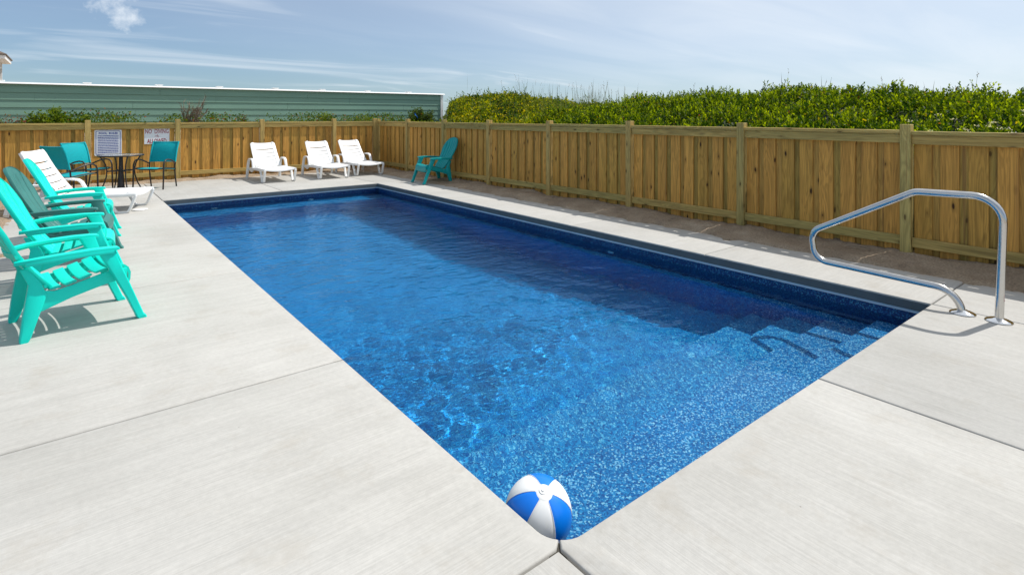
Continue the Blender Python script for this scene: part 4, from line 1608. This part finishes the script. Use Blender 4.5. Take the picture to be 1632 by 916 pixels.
bh = thing('beach_house', 'corner of a white porch house with shingled hip roof at the far left', 'house', (0, 0, 0))
hx, hy0, hy1 = -3.75, 34.35, 37.5
mb = MB()
mb.box(-12, hx - 0.12, hy0 + 0.12, hy1 - 0.12, 0, 3.98)
mb.build('wall', 'white_paint', bh)
for x, y in ((hx - 0.06, hy0 + 0.06), (hx - 0.06, hy1 - 0.06), (hx - 0.06, (hy0 + hy1) / 2), (hx - 1.3, hy0 + 0.06), (hx - 2.6, hy0 + 0.06)):
    mb = MB()
    mb.box(-0.07, 0.07, -0.07, 0.07, 0, 3.985)
    o = mb.build('post', 'white_paint', bh)
    o.location = (x, y, 0)
for y0, y1 in ((hy0 + 0.13, (hy0 + hy1) / 2 - 0.07), ((hy0 + hy1) / 2 + 0.07, hy1 - 0.13)):
    mb = MB()
    mb.box(hx - 0.115, hx - 0.10, y0, y1, 2.35, 3.75)
    wnd = mb.build('window', 'glass_dark', bh)
    mb = MB()
    for zz in (2.30, 2.98, 3.72):
        mb.box(hx - 0.098, hx - 0.03, y0, y1, zz, zz + 0.07)
    mb.build('frame', 'white_paint', wnd)
for x0, x1 in ((hx - 1.23, hx - 0.13), (hx - 2.53, hx - 1.37)):
    mb = MB()
    mb.box(x0, x1, hy0 + 0.10, hy0 + 0.115, 2.35, 3.75)
    wnd = mb.build('window', 'glass_dark', bh)
    mb = MB()
    for zz in (2.30, 2.98, 3.72):
        mb.box(x0, x1, hy0 + 0.03, hy0 + 0.098, zz, zz + 0.07)
    mb.build('frame', 'white_paint', wnd)
mb = MB()
mb.box(-12.3, -3.41, 34.0, 37.8, 3.99, 4.16)
mb.build('fascia', 'white_paint', bh)
mb = MB()
mb.add([(-12.35, 33.95, 4.162), (-3.36, 33.95, 4.162), (-3.36, 37.85, 4.162), (-12.35, 37.85, 4.162),
        (-12.35, 33.95, 4.215), (-3.36, 33.95, 4.215), (-3.36, 37.85, 4.215), (-12.35, 37.85, 4.215), (-5.3, 35.9, 5.25), (-12.35, 35.9, 5.25)],
       [(3, 2, 1, 0), (0, 1, 5, 4), (1, 2, 6, 5), (2, 3, 7, 6), (3, 0, 4, 7), (4, 5, 8, 9), (5, 6, 8), (6, 7, 9, 8), (7, 4, 9)])
mb.build('roof', 'roof_shingle', bh)

# ------------------------------------------------------------------ dune and vegetation
def ipl(y, ys, vs):
    return np.interp(y, ys, vs)


CY = [-6, 0.24, 1.09, 2.7, 3.8, 5.0, 5.8, 6.6, 7.4, 8.45, 9.35, 10.1, 10.6, 11.4, 12.35, 13.0, 14.0, 22]
CX = [8.2, 8.2, 8.2, 8.2, 8.2, 8.2, 8.2, 8.2, 8.3, 9.0, 9.0, 9.0, 9.0, 9.0, 9.0, 9.2, 9.8, 12.5]
CZ = [1.72, 1.74, 1.80, 1.89, 1.90, 1.865, 1.82, 1.76, 1.68, 1.63, 1.70, 1.80, 1.90, 2.02, 2.10, 2.02, 1.97, 1.95]


def canopy(X, Y):
    """height of the top of the thicket over the dune behind the right-hand fence"""
    cx_, cz_ = ipl(Y, CY, CX), ipl(Y, CY, CZ) - np.where(Y < 7.5, 0.19, 0.12)
    base = 0.92
    t_ = np.clip((X - 5.40) / (cx_ - 5.40), 0, 1)
    up = base + (cz_ - base) * (1 - (1 - t_) ** 1.45)
    back = cz_ - 0.10 * np.clip(X - cx_, 0, 20)
    H = np.where(X < cx_, up, back)
    lump = 0.075 * waves(X, Y, 41, (0.6, 1.5), 14) + 0.075 * (np.abs(waves(X, Y, 42, (0.35, 0.8), 14)) - 0.75)
    H = H + lump * np.clip((X - 5.5) / 0.8, 0.25, 1)
    # the corner in front of the green building stays low
    line = -1.2 + 0.628 * (Y + 1.285)
    low = np.clip((line + 0.06 - X) / 0.35, 0, 1)
    H = H * (1 - low) + np.minimum(H, 0.98) * low
    return H


def hide_z(X, Y):
    return canopy(X, Y) - 0.20


X, Y = np.meshgrid(np.arange(5.30, 40, 0.14), np.arange(-9, 26, 0.14))
keep = np.where(Y > BY - 0.3, X > 9.3, True)
Z = np.where(keep, hide_z(X, Y), -0.2)
Z = np.where(X < 5.45, np.minimum(Z, 0.05 + (X - 5.30) * 4), Z)
kind(link('dune_slope', grid_mesh('dune_slope', X, Y, Z, 'undergrowth')), 'structure')
X, Y = np.meshgrid(np.arange(-12, 5.6, 0.1), np.arange(12.30, 15.4, 0.1))
Z = 0.06 + 0.88 * sm(12.4, 13.4, Y) + 0.05 * waves(X, Y, 51, (0.5, 1.8), 10)
kind(link('sand_bank', grid_mesh('sand_bank', X, Y, Z, 'sand')), 'structure')


class Leaves:
    def __init__(self):
        self.v, self.c = [], []

    def add(self, P, A, L, Wd, col, fold=0.25):
        """P (n,3) base points, A (n,3) unit directions, L, Wd arrays, col (n,3)"""
        n = len(P)
        r = rng.normal(size=(n, 3))
        Sd = np.cross(A, r)
        Sd /= np.linalg.norm(Sd, axis=1, keepdims=True) + 1e-9
        Nn = np.cross(Sd, A)
        L, Wd = np.asarray(L)[:, None], np.asarray(Wd)[:, None]
        mid_ = P + A * L * 0.55 - Nn * Wd * fold
        q = np.stack([P, mid_ + Sd * Wd * 0.5 + Nn * Wd * fold, P + A * L, mid_ - Sd * Wd * 0.5 + Nn * Wd * fold], 1)
        self.v.append(q.reshape(-1, 3))
        self.c.append(np.concatenate([np.clip(col, 0.002, 1), np.ones((n, 1))], 1))
        return self

    def obj(self, name, parent=None, mat='leaf'):
        v = np.concatenate(self.v)
        c = np.concatenate(self.c)
        q = np.arange(len(v)).reshape(-1, 4)
        return link(name, fast_mesh(name, v, q, mat, False, c), parent)


def unit(v):
    return v / (np.linalg.norm(v, axis=-1, keepdims=True) + 1e-9)


def sprigs(lv, P, D, length, nleaf, L, Wd, dark, bright, spread=0.75, sun=None):
    """leafy shoots: P bases, D directions; leaves spiral round each shoot"""
    n = len(P)
    tone = rng.random((n, 1))
    for k in range(nleaf):
        f = (k + 0.5) / nleaf
        an = k * 2.399 + rng.random(n) * 0.6
        e_ = unit(np.cross(D, rng.normal(size=(n, 3))))
        g_ = np.cross(D, e_)
        out = e_ * np.cos(an)[:, None] + g_ * np.sin(an)[:, None]
        A = unit(D * (0.45 + 0.6 * f) + out * spread * (1.15 - 0.5 * f))
        base = P + D * (length * f)[:, None]
        ll = L * (0.7 + 0.6 * rng.random(n)) * (1.1 - 0.35 * f)
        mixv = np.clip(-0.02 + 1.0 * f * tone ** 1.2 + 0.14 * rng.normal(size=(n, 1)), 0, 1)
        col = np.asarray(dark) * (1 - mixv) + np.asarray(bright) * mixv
        lv.add(base, A, ll, ll * Wd, col)
    return lv


def scatter(n, x0, x1, y0, y1, dens=None):
    x = rng.uniform(x0, x1, n)
    y = rng.uniform(y0, y1, n)
    if dens is not None:
        k = rng.random(n) < dens(x, y)
        x, y = x[k], y[k]
    e_ = 0.05
    z = canopy(x, y)
    nx = -(canopy(x + e_, y) - canopy(x - e_, y)) / (2 * e_)
    ny = -(canopy(x, y + e_) - canopy(x, y - e_)) / (2 * e_)
    return np.stack([x, y, z], 1), unit(np.stack([nx, ny, np.ones(len(x))], 1))


def in_corner(x, y):
    return (x < -1.2 + 0.628 * (y + 1.285) - 0.02)


# upright evergreen shrubs on the right-hand dune
lv = Leaves()
den = lambda x, y: np.clip((8.3 - y + 0.5 * np.sin(x * 5)) / 1.3, 0, 1) * np.where(y < -1.5, 0.35, 1) * np.where(x > 8.9, 0.3, 1) * ~in_corner(x, y)
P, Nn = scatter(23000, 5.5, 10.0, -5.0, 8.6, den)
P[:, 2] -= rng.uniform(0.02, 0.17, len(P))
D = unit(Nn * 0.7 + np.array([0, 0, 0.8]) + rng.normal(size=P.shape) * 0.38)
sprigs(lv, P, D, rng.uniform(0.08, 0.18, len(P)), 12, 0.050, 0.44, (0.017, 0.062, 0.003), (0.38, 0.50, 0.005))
# taller leading shoots that break the outline
P, Nn = scatter(700, 6.6, 8.8, -3.0, 8.0, den)
D = unit(np.array([0, 0, 1.0]) + rng.normal(size=P.shape) * 0.22)
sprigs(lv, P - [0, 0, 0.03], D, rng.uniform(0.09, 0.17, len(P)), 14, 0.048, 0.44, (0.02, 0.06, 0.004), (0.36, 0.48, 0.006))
# scattered yellowed and rusty leaves
P, Nn = scatter(900, 5.6, 8.6, -2.0, 8.5, den)
lv.add(P + [0, 0, 0.02], unit(Nn + rng.normal(size=P.shape)), np.full(len(P), 0.05), np.full(len(P), 0.022),
       np.where(rng.random((len(P), 1)) < 0.6, [[0.42, 0.34, 0.02]], [[0.30, 0.11, 0.03]]) * rng.uniform(0.6, 1.1, (len(P), 1)))
# little white flower heads near the fence at the right
P = np.stack([rng.uniform(5.7, 6.6, 26), rng.uniform(-0.4, 0.95, 26), np.zeros(26)], 1)
P[:, 2] = canopy(P[:, 0], P[:, 1]) + rng.uniform(0.05, 0.14, 26)
for k in range(12):
    lv.add(P + rng.normal(size=P.shape) * [0.02, 0.02, 0.004], unit(np.array([0, 0, 0.4]) + rng.normal(size=P.shape)), np.full(26, 0.016), np.full(26, 0.013), np.full((26, 3), 0.66))
kind(lv.obj('shrub_thicket'), 'stuff')
# yellow-green vines over the left half of the dune
lv = Leaves()
den = lambda x, y: np.clip((y - 6.6 + 0.5 * np.sin(x * 4)) / 1.2, 0, 1) * ~in_corner(x, y) * np.where((y > BY - 0.4) & (x < 9.3), 0, 1)
P, Nn = scatter(30000, 5.5, 11.5, 6.2, 15.5, den)
P[:, 2] -= rng.uniform(0.0, 0.14, len(P))
blotch = waves(P[:, 0], P[:, 1], 61, (0.5, 1.6), 10)[:, None]
for k in range(3):
    A = unit(Nn * 0.5 + [0, 0, 0.35] + rng.normal(size=P.shape) * 0.75)
    ll = rng.uniform(0.045, 0.085, len(P))
    f = np.clip(0.45 + 0.28 * blotch + 0.28 * rng.normal(size=(len(P), 1)), 0, 1)
    col = np.array([0.016, 0.052, 0.003]) * (1 - f ** 1.4) + np.array([0.38, 0.41, 0.006]) * f ** 1.4
    yel = rng.random((len(P), 1)) < 0.07
    col = np.where(yel, [[0.50, 0.40, 0.02]], col)
    lv.add(P + rng.normal(size=P.shape) * 0.03, A, ll, ll * 0.62, col)
P, Nn = scatter(500, 6.5, 9.8, 7.0, 14.5, den)
D = unit(np.array([0, 0, 0.8]) + rng.normal(size=P.shape) * 0.5)
sprigs(lv, P, D, rng.uniform(0.15, 0.34, len(P)), 9, 0.05, 0.55, (0.05, 0.11, 0.01), (0.18, 0.24, 0.015))
kind(lv.obj('vine_cover'), 'stuff')

# seed stalks and grass standing along the crest
lv = Leaves()
n = 150
y = np.concatenate([rng.normal(8.6, 0.9, 80), rng.uniform(6.8, 12.4, 40), rng.uniform(-0.5, 7, 30)])
x = ipl(y, CY, CX) + rng.normal(0, 0.45, n)
P = np.stack([x, y, canopy(x, y) - 0.05], 1)
ll = np.where(np.arange(n) < 120, rng.uniform(0.35, 0.75, n), rng.uniform(0.25, 0.42, n))
A = unit(np.array([0, 0, 1.0]) + rng.normal(size=P.shape) * 0.13)
lv.add(P, A, ll, np.full(n, 0.008), np.tile([0.10, 0.11, 0.06], (n, 1)))
k = rng.random(n) < 0.45
for j in range(4):
    q = P[k] + A[k] * (ll[k] * (0.8 + 0.05 * j))[:, None]
    lv.add(q, unit(A[k] + rng.normal(size=q.shape) * 0.5), np.full(k.sum(), 0.035), np.full(k.sum(), 0.010), np.tile([0.16, 0.12, 0.06], (k.sum(), 1)))
y = rng.normal(8.7, 1.0, 700)
x = ipl(y, CY, CX) - np.abs(rng.normal(0, 0.8, 700))
P = np.stack([x, y, canopy(x, y) - 0.08], 1)
lv.add(P, unit(np.array([0, 0, 1.0]) + rng.normal(size=P.shape) * 0.3), rng.uniform(0.18, 0.38, 700), np.full(700, 0.008), np.tile([0.13, 0.17, 0.05], (700, 1)) * rng.uniform(0.6, 1.2, (700, 1)))
kind(lv.obj('dune_grass'), 'stuff')

# low vines and weeds on the bank behind the far fence
lv = Leaves()
n = 6500
x = rng.uniform(-6, 7.2, n)
y = rng.uniform(12.9, 14.7, n)
w_ = 0.5 + 0.5 * waves(x, y * 0.3, 71, (0.8, 2.6), 9)
k = rng.random(n) < np.clip(w_, 0.06, 1)
x, y, w_ = x[k], y[k], w_[k]
hgt = 0.92 + rng.random(len(x)) ** 1.2 * (0.27 + 0.20 * np.clip(w_, 0, 1))
P = np.stack([x, y, hgt], 1)
for k in range(4):
    ll = rng.uniform(0.035, 0.075, len(x))
    f = np.clip(0.35 + 0.3 * rng.normal(size=(len(x), 1)), 0, 1)
    col = np.array([0.03, 0.075, 0.008]) * (1 - f) + np.array([0.15, 0.22, 0.015]) * f
    col = np.where(rng.random((len(x), 1)) < 0.05, [[0.26, 0.09, 0.04]], col)
    lv.add(P + rng.normal(size=P.shape) * 0.045, unit([0, -0.3, 0.5] + rng.normal(size=P.shape)), ll, ll * 0.55, col)
kind(lv.obj('weeds'), 'stuff')
lv = Leaves()
n = 2200
x = rng.uniform(5.35, 7.4, n)
y = rng.uniform(9.0, 13.6, n)
k = in_corner(x, y)
x, y = x[k], y[k]
P = np.stack([x, y, canopy(x, y) + rng.uniform(-0.05, 0.16, len(x))], 1)
for k in range(4):
    ll = rng.uniform(0.035, 0.075, len(x))
    f = np.clip(0.45 + 0.3 * rng.normal(size=(len(x), 1)), 0, 1)
    lv.add(P + rng.normal(size=P.shape) * 0.04, unit([0, -0.2, 0.5] + rng.normal(size=P.shape)), ll, ll * 0.55, np.array([0.03, 0.075, 0.008]) * (1 - f) + np.array([0.17, 0.22, 0.015]) * f)
kind(lv.obj('weeds'), 'stuff')


def plant(name, label, cat, loc, rx, ry_, h_, nleaf, L, dark, bright, nstem, red=0.0, lean=0.0):
    """a plant of its own: stems from the ground and leaves along and round them"""
    root = thing(name, label, cat, loc)
    mb = MB()
    lv = Leaves()
    for i in range(nstem):
        a = rng.random() * 6.283
        tx, ty = rx * math.cos(a) * rng.random() ** 0.5 + lean * h_, ry_ * math.sin(a) * rng.random() ** 0.5
        top = Vector((tx, ty, h_ * rng.uniform(0.55, 1.0) * (1 - 0.35 * (abs(tx - lean * h_) / rx) ** 2)))
        p0 = Vector((tx * 0.12, ty * 0.12, -0.05))
        mid_ = (p0 + top) * 0.5 + Vector(rng.normal(size=3)) * 0.05 * h_
        pts = [p0.lerp(mid_, t_).lerp(mid_.lerp(top, t_), t_) for t_ in (0, 0.25, 0.5, 0.75, 1)]
        mb.tube(pts, [0.010, 0.008, 0.006, 0.004, 0.002], 5)
        if nleaf:
            m_ = nleaf
            t_ = rng.random(m_) ** 0.6
            P = np.array([pts[min(3, int(q * 4))].lerp(pts[min(4, int(q * 4) + 1)], q * 4 - int(q * 4)) for q in t_])
            P += rng.normal(size=P.shape) * 0.035
            f = np.clip(0.4 + 0.3 * rng.normal(size=(m_, 1)), 0, 1)
            col = np.asarray(dark) * (1 - f) + np.asarray(bright) * f
            if red:
                col = np.where(rng.random((m_, 1)) < red, [[0.24, 0.07, 0.04]], col)
            ll = L * rng.uniform(0.6, 1.3, m_)
            lv.add(P, unit([0, -0.15, 0.4] + rng.normal(size=P.shape)), ll, ll * 0.55, col)
    mb.build('stem', 'dry_twig', root)
    if nleaf:
        lv.obj('foliage', root)
    return root


DK, BR = (0.022, 0.070, 0.005), (0.24, 0.32, 0.010)
plant('vine_clump', 'dense green vine clump with yellow-green leaves against the green siding, left of the rules sign', 'bush', (-1.35, 13.5, 0.88), 0.56, 0.35, 0.60, 130, 0.06, DK, BR, 42)
plant('rusty_bush', 'small rust-red leaved bush at the far left above the fence', 'bush', (-2.05, 13.5, 0.88), 0.34, 0.3, 0.52, 34, 0.05, DK, (0.16, 0.13, 0.02), 18, 0.45)
plant('leafy_bush', 'round dark green bush right of the long green wall, in front of its white corner', 'bush', (7.0, 13.4, 0.86), 0.50, 0.35, 0.70, 150, 0.05, (0.02, 0.05, 0.008), (0.11, 0.16, 0.02), 44)
plant('weed_plant', 'spindly green weed alone in front of the green wall, above the leftmost far lounger', 'plant', (2.15, 13.4, 0.88), 0.20, 0.15, 0.52, 46, 0.045, DK, (0.16, 0.17, 0.04), 12, 0.15)
plant('weed_plant', 'bushy green weed in front of the green wall, above the rightmost lounger', 'plant', (4.15, 13.4, 0.88), 0.40, 0.2, 0.58, 60, 0.05, DK, BR, 20)
plant('weed_plant', 'low trailing green weed by the right end of the far fence', 'plant', (5.2, 13.3, 0.88), 0.45, 0.2, 0.46, 60, 0.05, DK, BR, 22)
plant('weed_plant', 'thin bare-stemmed weed left of the dense vine clump, against the green siding', 'plant', (-2.0, 13.9, 0.9), 0.4, 0.1, 0.62, 10, 0.04, DK, (0.2, 0.14, 0.03), 9, 0.4)
# dead shrub: bare forked twigs leaning right
ds = thing('dead_shrub', 'dead grey-brown shrub with bare twigs leaning against the green wall', 'bush', (0.98, 13.5, 0.88))
mb = MB()
for i in range(26):
    a = rng.normal(0.22, 0.20)
    L = rng.uniform(0.50, 0.86) if i else 1.0
    p = Vector((rng.normal(0, 0.03), rng.normal(0, 0.03), -0.05))
    d = Vector((math.sin(a), rng.normal(0, 0.12), math.cos(a)))
    pts = [p + d * L * t_ + Vector((0.06 * t_ * t_, 0, 0)) + Vector(rng.normal(size=3)) * 0.012 for t_ in (0, 0.25, 0.5, 0.75, 1)]
    mb.tube(pts, [0.013, 0.011, 0.009, 0.007, 0.004], 5)
    for j in range(11):
        t_ = rng.uniform(0.3, 1)
        q = p + d * L * t_ + Vector((0.06 * t_ * t_, 0, 0))
        e_ = (d + Vector(rng.normal(size=3)) * 0.55).normalized()
        mb.tube([q, q + e_ * 0.06, q + e_ * 0.12 + Vector(rng.normal(size=3)) * 0.01], [0.007, 0.005, 0.003], 4)
mb.build('twigs', 'dry_twig', ds)
lv = Leaves()
P = np.stack([rng.normal(0.12, 0.09, 260), rng.normal(0, 0.06, 260), rng.uniform(0.15, 0.75, 260)], 1)
lv.add(P, unit(rng.normal(size=P.shape)), np.full(260, 0.04), np.full(260, 0.012), np.tile([0.20, 0.15, 0.09], (260, 1)))
lv.obj('dry_leaves', ds)
mb = MB()
mb.sweep([((0, 0, 0), (0.006, 0, 0.004), (0, 0.002, 0)), ((-0.03, 0.01, 0.035), (0.014, 0, 0.01), (0, 0.003, 0)), ((-0.045, 0, 0.08), (0.008, 0, 0.006), (0, 0.002, 0))], ch=0.2)
mb.sweep([((0, 0, 0), (0.006, 0, 0.004), (0, 0.002, 0)), ((0.03, 0.0, -0.03), (0.014, 0, -0.008), (0, 0.003, 0)), ((0.05, 0.01, -0.065), (0.007, 0, 0.004), (0, 0.002, 0))], ch=0.2)
o = mb.build('ribbon', 'ribbon_blue')
o.location = (6.66, 13.02, 1.335)
tag(o, 'bright blue scrap of ribbon caught on the bush beside the green wall', 'ribbon')

# straw and dry grass on the sand left of the chairs
lv = Leaves()
n = 1500
P = np.stack([rng.uniform(-3.6, -1.86, n), rng.uniform(4.5, 11.5, n), np.full(n, 0.045)], 1)
P[:, 2] += rng.uniform(0, 0.03, n)
A = unit(rng.normal(size=P.shape) * [1, 1, 0.18])
lv.add(P, A, rng.uniform(0.06, 0.22, n), np.full(n, 0.006), np.tile([0.50, 0.36, 0.15], (n, 1)) * rng.uniform(0.5, 1.2, (n, 1)))
kind(lv.obj('straw'), 'stuff')
# odd twigs and bits lying on the shaded sand strip
rgt = random.Random(9)
for i, (x, y, L, a, lab) in enumerate(((4.80, 5.2, 0.16, 0.5, 'short dark twig on the shaded sand midway along the right-hand fence'),
                                       (4.86, 0.92, 0.22, 2.2, 'forked dark twig at the fence foot, seen through the handrail loop'),
                                       (4.70, 2.95, 0.12, 0.2, 'small dark twig at the deck edge beside the long fence'),
                                       (4.78, 7.9, 0.5, 2.0, 'long thin twig on the sand beside the shaded teal chair'))):
    mb = MB()
    pts = [(L * (t_ - 0.5), 0.03 * math.sin(5 * t_ + i), 0.004 + 0.012 * math.sin(3.1 * t_)) for t_ in np.linspace(0, 1, 6)]
    mb.tube(pts, [0.004, 0.005, 0.005, 0.004, 0.003, 0.002], 5)
    mb.tube([pts[2], (pts[2][0] + 0.03, pts[2][1] + 0.04, 0.02)], [0.003, 0.0015], 5)
    o = mb.build('twig', 'dry_twig')
    o.location = (x, y, 0.055)
    o.rotation_euler = (0, 0, a)
    tag(o, lab, 'twig', 'twigs on the sand strip')
